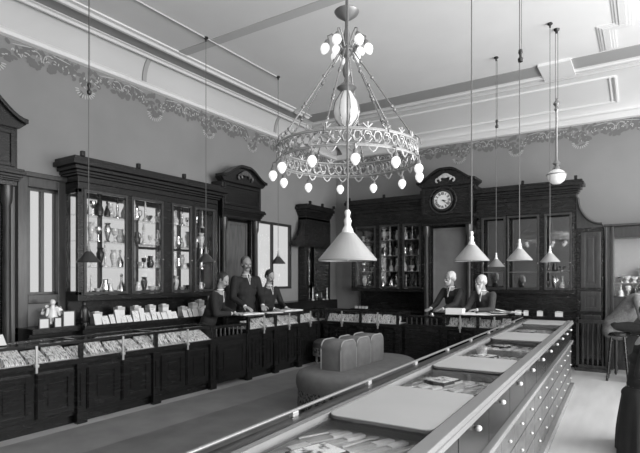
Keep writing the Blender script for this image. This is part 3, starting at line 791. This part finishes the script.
fill('display case behind the leaning man', [1.27, 1.52], ['bottom deck', 'shelf'], -.4, .3, 7, lambda s, r: (s, 10.28), 25, [3, 2, 4])

# ================================================================== LAMPS
def pendant(label, x, y, zrim, shade, zpul=None, two=True, rw=.122):
    r = thing('pendant_lamp', label, 'lamp', (x, y, zrim), 0, 'pendant lamps on cords')
    H = ZC - zrim
    MB().lathe([(.03, 0), (.035, -.015), (.012, -.035), (.012, -.06), (0, -.062)][::-1], (0, 0, H), 12).build('ceiling_hook', M['bronze'], r, smooth=True)
    zp = (zpul - zrim) if zpul else H - .1
    c = MB(); c.tube([(0, 0, .2), (0, 0, H - .05)], .0042, 6)
    if zpul: c.tube([(.018, 0, zp), (.018, 0, H - .05)], .003, 6)
    c.build('cord', M['cord'], r)
    if zpul: MB().lathe([(0, -.07), (.022, -.06), (.026, -.03), (.012, -.01), (.012, .01), (.022, .03), (.018, .06), (0, .065)], (.009, 0, zp), 12).build('counterweight', M['bronze'], r, smooth=True)
    MB().lathe([(.008, .215), (.013, .205), (.009, .185), (.017, .17), (.013, .15), (.022, .133), (.028, .112)][::-1], seg=14).build('socket', M['china'] if shade != 'shade_dark' else M['brassd'], r, smooth=True)
    s = MB(); s.lathe([(rw, 0), (rw + .002, .006), (.03, .118), (.026, .118), (rw - .006, .004), (rw - .006, 0)], seg=32)
    # open cone: drop caps
    for f in [f for f in s.bm.faces if len(f.verts) > 4]: s.bm.faces.remove(f)
    s.build('shade', M[shade], r, smooth=True)
    MB().lathe([(0, 0), (.018, .008), (.026, .03), (.016, .07), (.013, .1)], (0, 0, .0), 12).build('bulb', M['china'], r, smooth=True)
pendant('large pale cone lamp hanging before the chandelier', -1.05, 1.83, 1.672, 'shade_light')
pendant('pale cone lamp hanging over the short-haired elderly man', -1.05, 3.63, 1.722, 'shade_light')
pendant('pale cone lamp hanging before the middle of the mirrored cabinet', -1.05, 5.28, 1.775, 'shade_light', 3.82)
pendant('pale cone lamp beneath the opal bowl light', -1.05, 7.2, 1.81, 'shade_light')
pendant('small cone lamp hanging over the bearded man', -1.9, 7.86, 1.77, 'shade_mid', 3.95)
pendant('dark cone lamp before the near bay of the crystal cabinet', -5.15, 3.24, 1.775, 'shade_dark', 3.69)
pendant('dark cone lamp before the far bay of the crystal cabinet', -5.15, 5.0, 1.82, 'shade_dark')
pendant('dark cone lamp farthest along the clerks\' counter', -5.14, 6.63, 1.84, 'shade_dark')
m = MB(); m.tube([(-5.15, YF + .1, ZC - .012), (-5.15, 6.7, ZC - .012)], .01, 6)
tag(m.build('lamp_conduit', M['cove']), 'thin pipe along the ceiling linking the dark cone lamps', 'pipe')
# opal bowl light
bl = thing('bowl_light', 'opal bowl light on a long rod over the showcase end', 'lamp', (-1.0, 7.42, 3.0))
MB().lathe([(0, -.13), (.05, -.125), (.095, -.09), (.118, -.03), (.12, 0), (.09, .04), (.04, .07), (.03, .07)], seg=24).build('bowl', M['globe'], bl, smooth=True)
MB().tube([(.121 * math.cos(2 * PI * k / 24), .121 * math.sin(2 * PI * k / 24), 0) for k in range(24)], .008, 6, closed=True).build('rim', M['brassd'], bl, smooth=True)
MB().lathe([(.03, .07), (.045, .09), (.02, .12), (.05, .15), (.02, .19), (.014, .22), (.014, .85), (.03, .88), (.02, .92), (.045, .96), (.02, 1.0), (.01, 1.03)], seg=12).build('rod', M['brassd'], bl, smooth=True)
MB().tube([(-.015, 0, 1.02), (-.015, 0, 1.96)], .004, 6).tube([(.015, 0, 1.02), (.015, 0, 1.96)], .004, 6).build('suspension_cord', M['cord'], bl)
MB().lathe([(0, 1.91), (.012, 1.912), (.012, 1.93), (.035, 1.95), (.04, 1.968)], seg=12).build('ceiling_hook', M['bronze'], bl, smooth=True)

# ---- chandelier
CX, CY = -2.5, 4.34
ch = thing('chandelier', 'great brass crown chandelier with ring of frosted bulbs', 'chandelier', (CX, CY, 2.6))
z = lambda a: a - 2.6
MB().lathe([(.0, z(3.42)), (.05, z(3.46)), (.1, z(3.5)), (.03, z(3.56)), (.02, z(3.6)), (.035, z(3.63)), (.045, z(3.68)), (.03, z(3.73)), (.015, z(3.76)), (.018, z(3.8)), (.05, z(3.83)), (.075, z(3.87)),
            (.04, z(3.91)), (.05, z(3.97)), (.03, z(4.05)), (.018, z(4.1)), (.018, z(4.17)), (.05, z(4.19)), (.11, z(4.235)), (.125, z(4.26)), (.11, z(4.275)), (.03, z(4.3)), (.014, z(4.34)), (.014, z(4.9)), (.09, z(4.93)), (.1, z(4.968))], seg=24).build('stem', M['brassd'], ch, smooth=True)
MB().lathe([(0, z(3.1)), (.06, z(3.12)), (.115, z(3.19)), (.13, z(3.26)), (.11, z(3.35)), (.07, z(3.43)), (.05, z(3.46))], seg=24).build('glass_globe', M['globe'], ch, smooth=True, label='large etched teardrop glass globe')
m = MB()
for k in range(8):
    a = 2 * PI * k / 8
    m.tube([(rr_ * math.cos(a), rr_ * math.sin(a), z(zz)) for rr_, zz in ((.05, 3.47), (.122, 3.35), (.138, 3.26), (.12, 3.18), (.062, 3.11), (0, 3.07))], .005, 6)
m.build('globe_cage', M['brassd'], ch, smooth=True)
RB = .69
m = MB()
for zz, rr_ in ((2.9, RB), (2.885, RB + .015), (2.76, RB), (2.745, RB + .012)):
    m.tube([(rr_ * math.cos(2 * PI * k / 72), rr_ * math.sin(2 * PI * k / 72), z(zz)) for k in range(72)], .0085, 6, closed=True)
N = 48
for k in range(N):                             # filigree scrolls
    a0 = 2 * PI * k / N; sp = []
    for q in range(13):
        t = q / 12; an = t * 5.2 + (0 if k % 2 else PI); rad = .046 * (1 - .6 * t)
        sp.append((a0 + rad * math.cos(an) / RB, 2.825 + rad * math.sin(an) * 1.3))
    m.tube([(RB * math.cos(p), RB * math.sin(p), z(h)) for p, h in sp], .0085, 5)
    m.tube([((RB + .01) * math.cos(a0 + .13 + .2 / RB * .2 * math.cos(s * 6)), (RB + .01) * math.sin(a0 + .13 + .2 / RB * .2 * math.cos(s * 6)), z(2.825 + .05 * math.sin(s * 6))) for s in (0, .17, .34, .5, .67, .84, 1)], .007, 5)
    m.tube([(RB * math.cos(a0 + .065 * s), RB * math.sin(a0 + .065 * s), z(2.76 + .13 * s)) for s in (0, .5, 1)], .005, 5)
for k in range(24):                            # palmette cresting and drops
    a = 2 * PI * k / 24
    for w in (-.035, 0, .035):
        m.tube([((RB + .005) * math.cos(a + w * s / RB * 1.2), (RB + .005) * math.sin(a + w * s / RB * 1.2), z(2.9 + (.055 if w == 0 else .04) * s)) for s in (0, .5, 1)], .007, 5)
    m.tube([((RB + .005) * math.cos(a + .13 * s), (RB + .005) * math.sin(a + .13 * s), z(2.745 - .05 * math.sin(PI * s))) for s in (0, .25, .5, .75, 1)], .009, 5)
m.build('crown_band', M['brass'], ch, smooth=True)
for k in range(8):
    a = 2 * PI * k / 8 + .25
    p0 = Vector((.07 * math.cos(a), .07 * math.sin(a), z(3.86))); p1 = Vector(((RB) * math.cos(a), RB * math.sin(a), z(2.91)))
    m = MB(); m.tube([p0, p1], .0075, 6)
    for f in (.12, .3, .62, .66, .9, .94): q = p0.lerp(p1, f); m.ell(q, (.016, .016, .02), seg=8, rin=6)
    m.tube([p0.lerp(p1, .9), p1 + Vector((.03 * math.cos(a), .03 * math.sin(a), .03)), p1 + Vector((.05 * math.cos(a), .05 * math.sin(a), -.04))], .007, 6)
    m.build('suspension_rod', M['brassd'], ch, smooth=True)
def bulb(parent_name, base, tilt_a, tilt, s=1.0):
    mt = Matrix.Translation(base) @ Matrix.Rotation(tilt_a, 4, 'Z') @ Matrix.Rotation(tilt, 4, 'Y')
    c = MB(); c.lathe([(.012 * s, .0), (.02 * s, -.012 * s), (.026 * s, -.04 * s), (.02 * s, -.045 * s)], seg=12).xf(mt)
    o = c.build('lamp_holder', M['brassd'], ch, smooth=True)
    b = MB(); b.lathe([(0, -.145 * s), (.016 * s, -.138 * s), (.038 * s, -.105 * s), (.043 * s, -.08 * s), (.034 * s, -.055 * s), (.02 * s, -.042 * s)], seg=14).xf(mt)
    b.build('bulb', M['bulb'], o, smooth=True)
for k in range(12):
    a = 2 * PI * k / 12 + .1
    MB().tube([(RB * math.cos(a), RB * math.sin(a), z(2.76)), ((RB + .05) * math.cos(a), (RB + .05) * math.sin(a), z(2.74)), ((RB + .045) * math.cos(a), (RB + .045) * math.sin(a), z(2.7))], .008, 6).build('bracket', M['brassd'], ch, smooth=True)
    bulb('x', ((RB + .045) * math.cos(a), (RB + .045) * math.sin(a), z(2.705)), a, 0)
for k in range(6):
    a = 2 * PI * k / 6 + .58
    MB().tube([(.03 * math.cos(a), .03 * math.sin(a), z(3.88)), (.1 * math.cos(a), .1 * math.sin(a), z(4.0)), (.15 * math.cos(a), .15 * math.sin(a), z(4.04)), (.19 * math.cos(a), .19 * math.sin(a), z(4.02)), (.185 * math.cos(a), .185 * math.sin(a), z(3.98))], .007, 6).build('curled_arm', M['brassd'], ch, smooth=True)
    bulb('x', (.185 * math.cos(a), .185 * math.sin(a), z(3.985)), a, -.35, 1.1)
for k in range(3):
    a = 2 * PI * k / 3 + .2
    MB().tube([(.03 * math.cos(a), .03 * math.sin(a), z(3.86)), (.09 * math.cos(a), .09 * math.sin(a), z(3.91))], .007, 6).build('curled_arm', M['brassd'], ch, smooth=True)
    bulb('x', (.1 * math.cos(a), .1 * math.sin(a), z(3.91)), a, -.6, .9)

# ================================================================== SEATING
so = thing('round_settee', 'dark plush round-ended settee with three back cushions standing mid floor', 'settee', (-3.15, 5.83, .005), math.radians(90))
def stadium(m, L, W, prof, seg=14):
    h = L / 2 - W / 2; rings = []
    for off, zz in prof:
        rad = W / 2 + off; ring = []
        for e, c in ((0, h), (1, -h)):
            for k in range(seg + 1):
                a = -PI / 2 + PI * k / seg + PI * e
                ring.append(m.bm.verts.new((c + rad * math.cos(a), rad * math.sin(a), zz)))
        rings.append(ring)
    n = len(rings[0])
    for a, b in zip(rings, rings[1:]):
        for k in range(n): m.face([a[k], a[(k + 1) % n], b[(k + 1) % n], b[k]])
    m.face(rings[0][::-1]); m.face(rings[-1])
LS, WS = 2.15, 1.06
m = MB(); stadium(m, LS, WS, [(-.04, .25), (-.01, .26), (.005, .33), (0, .4), (-.03, .45), (-.08, .475), (-.16, .485), (-.3, .488)]); m.build('seat', M['velvet'], so, smooth=True)
m = MB(); stadium(m, LS, WS, [(-.03, .03), (-.015, .04), (-.02, .15), (-.02, .26)]); m.build('fringe', M['fringe'], so, smooth=True, label='pale knotted fringe skirt')
m = MB(); stadium(m, LS, WS, [(-.12, 0), (-.12, .06)]); m.build('plinth', M['wood'], so)
for k in range(3):
    cx = -.56 + .385 * k
    m = MB()
    pr = []
    w, h = .185, .37
    outline = [(-w, 0), (-w, h * .72)] + [(-w + .1 * (1 - math.cos(t)), h * .72 + h * .28 * math.sin(t)) for t in (.4, .8, 1.2, 1.57)] + [(w - .1 * (1 - math.cos(t)), h * .72 + h * .28 * math.sin(t)) for t in (1.57, 1.2, .8, .4)] + [(w, h * .72), (w, 0)]
    for off, yv in ((.05, -.17), (.015, -.155), (0, -.13), (0, .13), (.015, .155), (.05, .17)):
        pr.append([m.bm.verts.new((cx + x * (1 - off / w), yv, .47 + max(0, zz - (off if zz > 0 else 0)))) for x, zz in outline])
    for a, b_ in zip(pr, pr[1:]):
        for q in range(len(a)): m.face([a[q], a[(q + 1) % len(a)], b_[(q + 1) % len(a)], b_[q]])
    m.face(pr[0][::-1]); m.face(pr[-1])
    o = m.build('back_cushion', M['velvet'], so, smooth=True)
    for yv in (-.138, .138): MB().tube([(cx + x * 1.0, yv, .472 + zz) for x, zz in outline], .009, 6).build('piping', M['piping'], o, smooth=True)
stl = thing('round_stool', 'low round dark plush stool in the corner between the counters', 'stool', (-4.86, 7.66, 0))
MB().lathe([(.2, .3), (.225, .31), (.23, .38), (.22, .44), (.17, .48), (.08, .5), (0, .503)], seg=28).build('seat', M['stoolv'], stl, smooth=True)
MB().lathe([(.225, .2), (.232, .22), (.228, .36), (.22, .36)], seg=28).build('fringe', M['fringe'], stl, smooth=True)
for k in range(4):
    a = PI / 4 + PI / 2 * k
    MB().lathe([(.012, 0), (.02, .02), (.014, .06), (.024, .12), (.018, .2), (.026, .3)], (.16 * math.cos(a), .16 * math.sin(a), 0), 10).build('leg', M['rail'], stl, smooth=True)
# small table by the display case with a white box
tb = thing('side_table', 'small dark table with turned legs behind the leaning man', 'table', (-.2, 9.78, 0))
B(-.26, .4, -.22, .22, .74, .78).build('tabletop', M['wood'], tb, bevel=.006)
B(-.22, .36, -.18, .18, .66, .74).build('apron', M['wood'], tb)
for sx, sy in ((-.2, -.16), (.34, -.16), (-.2, .16), (.34, .16)):
    MB().lathe([(.012, 0), (.024, .03), (.016, .1), (.026, .3), (.02, .42), (.028, .5), (.018, .56), (.028, .66)], (sx, sy, 0), 10).build('leg', M['wood2'], tb, smooth=True)
B(-.2, .34, -.02, .02, .16, .2).build('stretcher', M['wood2'], tb)
tag(B(-.11, .11, -.03, .03, 0, .2).build('white_carton', M['white'], loc=(-.36, 9.74, .781), rotz=.15, bevel=.004), 'white carton on the small table behind the leaning man', 'box')
sl = thing('high_stool', 'dark stool the leaning grey-coated man sits on', 'stool', (-.35, 9.1, 0))
MB().lathe([(.17, .70), (.18, .71), (.18, .75), (.16, .765), (0, .77)], seg=24).build('seat', M['wood'], sl, smooth=True)
for k in range(4):
    a = PI / 4 + PI / 2 * k
    MB().tube([(.2 * math.cos(a), .2 * math.sin(a), 0), (.12 * math.cos(a), .12 * math.sin(a), .71)], .018, 8).build('leg', M['wood'], sl, smooth=True)
# ================================================================== PEOPLE
def remesh(mb, name, m, parent, vox, smooth=6, fac=.5):
    o = mb.build(name, m)
    a = o.modifiers.new('r', 'REMESH'); a.mode = 'VOXEL'; a.voxel_size = vox
    b = o.modifiers.new('s', 'SMOOTH'); b.iterations = smooth; b.factor = fac
    dg = bpy.context.evaluated_depsgraph_get(); dg.update()
    me = bpy.data.meshes.new_from_object(o.evaluated_get(dg))
    o.modifiers.clear(); old = o.data; o.data = me; bpy.data.meshes.remove(old); me.name = name; o.name = name
    me.materials.clear(); me.materials.append(m)
    me.polygons.foreach_set('use_smooth', [True] * len(me.polygons))
    o.parent = parent
    return o
def ik(S, Hd, l1, l2, hint):
    S, Hd, hint = Vector(S), Vector(Hd), Vector(hint); d = Hd - S; L = min(d.length, (l1 + l2) * .985); d.normalize(); Hd = S + d * L
    a = (l1 * l1 - l2 * l2 + L * L) / (2 * L); h = math.sqrt(max(0, l1 * l1 - a * a))
    n = hint - d * hint.dot(d); n.normalize()
    return S + d * a + n * h, Hd
def hand(m, W, dirv, palmn, side, s=1.0, curl=.5):
    """palm and five fingers from wrist W along dirv; palmn points out of the palm; side +1/-1 = thumb side"""
    d = Vector(dirv).normalized(); pn = Vector(palmn); pn = (pn - d * pn.dot(d)).normalized(); sd = d.cross(pn).normalized() * side
    rot = Matrix((d, sd, pn)).transposed()
    m.ell(W + d * .048 * s, (.055 * s, .042 * s, .018 * s), rot)
    for k, (o, L) in enumerate(((.031, .072), (.011, .082), (-.01, .076), (-.03, .058))):
        p0 = W + d * .085 * s + sd * o * s; d1 = (d + pn * curl * .5 + sd * (.12 - .08 * k)).normalized(); d2 = (d + pn * curl * 1.5).normalized()
        p1 = p0 + d1 * L * .5 * s; p2 = p1 + d2 * L * .5 * s
        m.cap(p0 - d * .02 * s, p1, .0098 * s, .009 * s, 8); m.cap(p1, p2, .009 * s, .0075 * s, 8)
    p0 = W + d * .03 * s + sd * .035 * s; p1 = p0 + (d * .6 + sd * .7 + pn * .25).normalized() * .042 * s; p2 = p1 + (d * .95 + sd * .2 + pn * .4).normalized() * .03 * s
    m.cap(p0, p1, .013 * s, .0105 * s, 8); m.cap(p1, p2, .0105 * s, .0085 * s, 8)

def person(label, loc, face, H, lean=0, yaw=0, pitch=0, hl=None, hr=None, hair='hair_dark', hairstyle='short', beard=None, moust=None, suit='suit', seated=None, woman=False, twist=0, bald=False):
    r = thing('person', label, 'person', loc, face)
    f = H / 1.75
    hz = .52 * H if seated is None else seated + .09
    hip = Vector((0, 0, hz)); sp = Vector((math.sin(lean), 0, math.cos(lean)))
    sc = hip + sp * .305 * H
    hw = (.112 if not woman else .1) * H
    SL, SR = sc + Vector((-.0, hw, -.01)), sc + Vector((0, -hw, -.01))
    nb = sc + sp * .035 * H
    nd = (sp + Vector((.12, 0, .3))).normalized()
    hc = nb + nd * .1 * H
    hR = Matrix.Rotation(yaw, 3, 'Z') @ Matrix.Rotation(pitch, 3, 'Y')
    def hp(x, y, zz): return hc + hR @ (Vector((x, y, zz)) * f)
    b = MB()
    # head: skull, face, jaw, brow, nose, lips, chin, ears
    b.ell(hp(-.012, 0, .028), (.094 * f, .074 * f, .092 * f), hR); b.ell(hp(.026, 0, -.03), (.06 * f, .058 * f, .085 * f), hR)
    b.ell(hp(.05, 0, -.085), (.035 * f, .036 * f, .028 * f), hR)
    b.cap(hp(.075, -.034, .018), hp(.075, .034, .018), .011 * f, .011 * f); b.cap(hp(.084, 0, .008), hp(.104, 0, -.03), .009 * f, .014 * f)
    b.cap(hp(.082, -.016, -.06), hp(.082, .016, -.06), .008 * f, .008 * f)
    for sg in (-1, 1):
        b.ell(hp(-.01, sg * .074, -.008), (.02 * f, .009 * f, .032 * f), hR); b.ell(hp(.055, sg * .036, -.025), (.025 * f, .022 * f, .022 * f), hR)
    b.cap(nb - sp * .04, hc - nd * .03 * f + Vector((-.01, 0, 0)), .056 * f, .05 * f)
    b.cap(hip, hip + sp * .12 * H, .1 * f, .1 * f); b.cap(hip + sp * .12 * H, sc - sp * .03, .1 * f, .11 * f); b.cap(SL, SR, .045 * f, .045 * f)
    l1, l2 = .172 * H, .152 * H
    arms = []
    for S, tg, sg in ((SL, hl, 1), (SR, hr, -1)):
        if tg is None: tg = S + Vector((.06, sg * .05, -.31 * H))
        E, Wp = ik(S, tg, l1, l2, Vector((-.5, sg * .55, -.6)))
        arms.append((S, E, Wp, sg))
        b.cap(S, E, .042 * f, .034 * f); b.cap(E, Wp, .034 * f, .024 * f)
        hd = (Wp - E).normalized()
        if tg.z < hip.z + .45 * H and (Wp - S).length > .1:
            hd = (hd + Vector((.2, 0, .15 if hd.z < -.2 else 0))).normalized()
        hand(b, Wp, hd, Vector((0, 0, -1)) if abs(hd.z) < .8 else Vector((0, -sg, 0)), sg, f * 1.05, .45)
    legs = []
    for sg in (-1, 1):
        h0 = hip + Vector((0, sg * .052 * H, -.01))
        if seated is None: kn = Vector((.02, sg * .055 * H, .285 * H)); an = Vector((-.01, sg * .06 * H, .05 * H))
        else: kn = hip + Vector((.24 * H, sg * .07 * H, -.03)); an = Vector((kn.x + .02, kn.y, .05 * H))
        legs.append((h0, kn, an)); b.cap(h0, kn, .075 * f, .052 * f); b.cap(kn, an, .05 * f, .034 * f)
        b.cap(an + Vector((-.02, 0, -.03)), an + Vector((.14, 0, -.055 * f)), .036 * f, .028 * f)
    remesh(b, 'body', M['skin'], r, .0065, 4)
    for sg in (-1, 1): MB().ell(hp(.078, sg * .029, .002), (.008 * f, .012 * f, .007 * f), hR, 8, 6).build('eye', M['eye'], r, smooth=True)
    # clothes
    j = MB()
    if not woman:
        rotl = Matrix.Rotation(lean, 3, 'Y')
        for t, rx, ry in ((-.07, .13, .18), (-.03, .135, .175), (.04, .125, .165), (.12, .12, .165), (.19, .125, .18), (.25, .115, .185)):
            j.ell(hip + sp * t * H, (rx * f, ry * f, .13 * f), rotl)
        j.cap(hip + sp * .05 * H, sc - sp * .06, .12 * f, .125 * f)
        j.cap(SL - sp * .02 + Vector((0, -.02, 0)), SR - sp * .02 + Vector((0, .02, 0)), .068 * f, .068 * f)
        j.cap(nb - sp * .05 + Vector((-.02, 0, 0)), nb + sp * .012 + Vector((-.02, 0, 0)), .085 * f, .062 * f)
        for S, E, Wp, sg in arms: j.cap(S, E, .066 * f, .056 * f); j.cap(E, E.lerp(Wp, .9), .056 * f, .042 * f)
        if seated is not None: j.cap(hip + sp * .02, sc - sp * .1, .165 * f, .15 * f); j.cap(hip + Vector((-.02, 0, .0)), hip + Vector((.03, 0, -.1)), .17 * f, .15 * f)
        if seated is None:
            for sg in (-1, 1): j.cap(hip + Vector((0, sg * .07, -.02)), hip + Vector((0, sg * .08, -.14 * H)), .105 * f, .1 * f)
        remesh(j, 'jacket', M[suit], r, .011, 8)
        t = MB()
        for h0, kn, an in legs: t.cap(h0, kn, .092 * f, .07 * f); t.cap(kn, an + Vector((0, 0, .02)), .07 * f, .056 * f)
        remesh(t, 'trousers', M['suit'], r, .013, 3)
        # shirt front and tie
        fx = sp.cross(Vector((0, 1, 0))) * -1
        fx = Vector((math.cos(lean), 0, -math.sin(lean)))
        s = MB(); tpos = sc - sp * .075 * f + fx * .118 * f
        top = nb + sp * .01 + fx * .062 * f
        s.prism([top + Vector((0, .034 * f, 0)), top + Vector((0, -.034 * f, 0)), tpos - sp * .02 * f + Vector((0, 0, 0)) + fx * .01], fx * .018)
        s.tube([nb + sp * .006 * H + Vector((.056 * f * math.cos(a), .056 * f * math.sin(a), 0)) for a in [2 * PI * k / 20 for k in range(20)]], .011 * f, 6, closed=True)
        s.build('shirt', M['shirt'], r, smooth=False)
        MB().prism([top + Vector((0, .016, .0)) + fx * .02, top + Vector((0, -.016, 0)) + fx * .02, tpos - sp * .03 + fx * .022], fx * .006).build('tie', M['suit'], r)
        for S, E, Wp, sg in arms: d = (Wp - E).normalized(); MB().cap(Wp - d * .025, Wp - d * .008, .033 * f, .033 * f).build('cuff', M['shirt'], r, smooth=True)
        sh = MB()
        for h0, kn, an in legs: sh.cap(an + Vector((-.03, 0, -.028)), an + Vector((.15, 0, -.05 * f)), .046, .036)
        remesh(sh, 'shoes', M['black'], r, .01, 2)
    else:
        rotl = Matrix.Rotation(lean, 3, 'Y')
        for t, rx, ry in ((.0, .13, .15), (.08, .1, .125), (.14, .11, .135), (.2, .135, .155), (.26, .11, .16)): j.ell(hip + sp * t * H, (rx * f, ry * f, .085 * f), rotl)
        j.cap(hip + sp * .04 * H, sc - sp * .06, .1 * f, .115 * f); j.cap(SL, SR, .06, .06); j.cap(nb - sp * .05, nb + sp * .035, .08 * f, .056 * f)
        for S, E, Wp, sg in arms: j.cap(S, E, .075 * f, .062 * f); j.cap(E, E.lerp(Wp, .9), .064 * f, .042 * f)
        remesh(j, 'bodice', M['dress'], r, .011, 3)
        s = MB(); rings = []; seg = 48
        for t, rx, bx, fx_ in ((0, .12, .1, .13), (.12, .2, .15, .34), (.35, .26, .17, .42), (.7, .33, .2, .46), (1, .40, .2, .50)):
            ring = []
            for k in range(seg):
                a = 2 * PI * k / seg; fold = 1 + .06 * t * math.sin(a * 13) + .03 * t * math.sin(a * 7 + 1)
                x = math.cos(a); xx = (fx_ if x > 0 else bx) * x; ring.append(s.bm.verts.new((xx * fold + (0.04 if t else 0), rx * 1.05 * math.sin(a) * fold, (hip.z + .07) * (1 - t) + .012)))
            rings.append(ring)
        for a, b_ in zip(rings, rings[1:]):
            for k in range(seg): s.face([a[k], a[(k + 1) % seg], b_[(k + 1) % seg], b_[k]])
        s.face(rings[0]); o = s.build('skirt', M['dress'], r, smooth=True)
        su = o.modifiers.new('s', 'SUBSURF'); su.levels = 1; su.render_levels = 1
    # hair
    h = MB()
    if hairstyle == 'bun': h.ell(hp(-.03, 0, .05), (.1 * f, .086 * f, .09 * f), hR); h.ell(hp(-.1, 0, .07), (.05, .05, .05), hR)
    elif bald:
        for sg in (-1, 1): h.ell(hp(-.045, sg * .05, -.005), (.055 * f, .032 * f, .05 * f), hR)
        h.ell(hp(-.085, 0, -.0), (.028 * f, .055 * f, .05 * f), hR)
    else:
        h.ell(hp(-.03, 0, .05), (.09 * f, .081 * f, .085 * f), hR); h.ell(hp(-.06, 0, .0), (.055 * f, .073 * f, .07 * f), hR)
        for sg in (-1, 1): h.ell(hp(.012, sg * .066, .02), (.02 * f, .014 * f, .035 * f), hR)
    remesh(h, 'hair', M[hair], r, .009, 3)
    if beard:
        q = MB(); L_ = beard
        q.ell(hp(.055, 0, -.085), (.05 * f, .06 * f, .05 * f), hR); q.cap(hp(.065, 0, -.09), hp(.075, 0, -.09 - L_), .052 * f, .03 * f)
        for sg in (-1, 1): q.cap(hp(.01, sg * .065, -.02), hp(.045, sg * .048, -.08), .016 * f, .03 * f)
        q.cap(hp(.096, -.03, -.055), hp(.098, .03, -.055), .014 * f, .014 * f)
        remesh(q, 'beard', M['hair_white' if hair != 'hair_dark' else hair], r, .009, 3)
    if moust:
        q = MB(); q.cap(hp(.097, 0, -.047), hp(.082, .04, -.062), .013 * f, .007 * f).cap(hp(.097, 0, -.047), hp(.082, -.04, -.062), .013 * f, .007 * f)
        q.build('moustache', M[moust], r, smooth=True)
    return r
D2R = math.radians
V = Vector
person('dark-suited clerk bending over the ledger at the counter gap', (-5.74, 5.6, 0), D2R(24), 1.68, lean=.36, yaw=D2R(-8), pitch=.45, hl=V((.34, .33, 1.03)), hr=V((.4, -.02, 1.05)), moust='hair_dark')
person('tall clerk in a black coat standing upright behind the bending clerk', (-5.86, 6.64, 0), D2R(-20), 1.92, yaw=D2R(-5), pitch=.05, hl=V((.24, .2, 1.12)), hr=V((.3, -.18, 1.12)), hair='hair_grey', moust='hair_grey')
person('dark-haired clerk looking down at the farther open ledger', (-5.86, 7.2, 0), D2R(-8), 1.70, lean=.12, yaw=0, pitch=.4, hl=V((.36, .16, 1.05)), hr=V((.36, -.14, 1.05)), moust='hair_dark')
person('elderly man with short white hair standing before the clock case, hands on the counter', (-2.86, 8.9, 0), D2R(-112), 1.68, lean=.2, yaw=D2R(-32), pitch=.12, hl=V((.52, .16, 1.07)), hr=V((.5, -.14, 1.06)), hair='hair_white', moust='hair_white', beard=.015, suit='suit')
person('white-bearded elderly man in a tweed jacket leaning on the counter', (-2.26, 8.9, 0), D2R(-112), 1.64, lean=.34, yaw=D2R(-28), pitch=.2, hl=V((.5, .12, 1.07)), hr=V((.52, -.14, 1.06)), hair='hair_white', beard=.1, suit='suit2')
person('man in a light grey coat leaning forward on a stool beside the display case', (-.37, 9.12, 0), D2R(-8), 1.74, lean=.62, yaw=D2R(10), pitch=.3, hl=V((.62, .2, .95)), hr=V((.62, -.2, .95)), hair='hair_white', suit='suit3', seated=.78)
person('woman in a long dark dress seated with her skirt spread on the floor', (-.07, 5.42, 0), D2R(4), 1.62, lean=.2, yaw=0, pitch=.2, hl=V((.32, .18, .72)), hr=V((.24, -.2, .70)), hair='hair_dark', hairstyle='bun', seated=.44, woman=True)

# ================================================================== LIGHT AND CAMERA
w = bpy.data.worlds.new('world'); scene.world = w; w.use_nodes = True
bg = w.node_tree.nodes['Background']; bg.inputs[0].default_value = (1, 1, 1, 1); bg.inputs[1].default_value = .48
def area(name, loc, rot, sx, sy, p, spread=180):
    l = bpy.data.lights.new(name, 'AREA'); l.shape = 'RECTANGLE'; l.size = sx; l.size_y = sy; l.energy = p; l.spread = D2R(spread)
    o = bpy.data.objects.new(name, l); COL.objects.link(o); o.location = loc; o.rotation_euler = rot
for k, (a, b_) in enumerate(((-2.4, .4), (.9, 3.7))):
    area('front_window_daylight', ((a + b_) / 2, YF + .02, 2.35), (PI / 2, 0, PI), b_ - a, 3.4, (470, 470)[k])
for k, (a, b_) in enumerate(((-.9, 1.6), (2.2, 4.7), (5.3, 8.6))):
    area('side_window_daylight', (XR - .02, (a + b_) / 2, 2.4), (PI / 2, 0, PI / 2), b_ - a, 3.3, (170, 190, 260)[k])

cd = bpy.data.cameras.new('camera'); co = bpy.data.objects.new('camera', cd); COL.objects.link(co)
co.location = (0, 0, CAMZ); co.rotation_euler = (PI / 2, 0, ANG)
cd.sensor_width = 36; cd.lens = FPX / 640 * 36; cd.shift_y = (HORIZON - 226.5) / 640; cd.clip_start = .05
scene.camera = co
vs = scene.view_settings
vs.view_transform = 'Standard'; vs.look = 'None'; vs.exposure = .62; vs.gamma = 1; vs.use_curve_mapping = False
scene.cycles.use_denoising = True
scene.cycles.max_bounces = 8; scene.cycles.transparent_max_bounces = 24; scene.cycles.caustics_reflective = False; scene.cycles.caustics_refractive = False
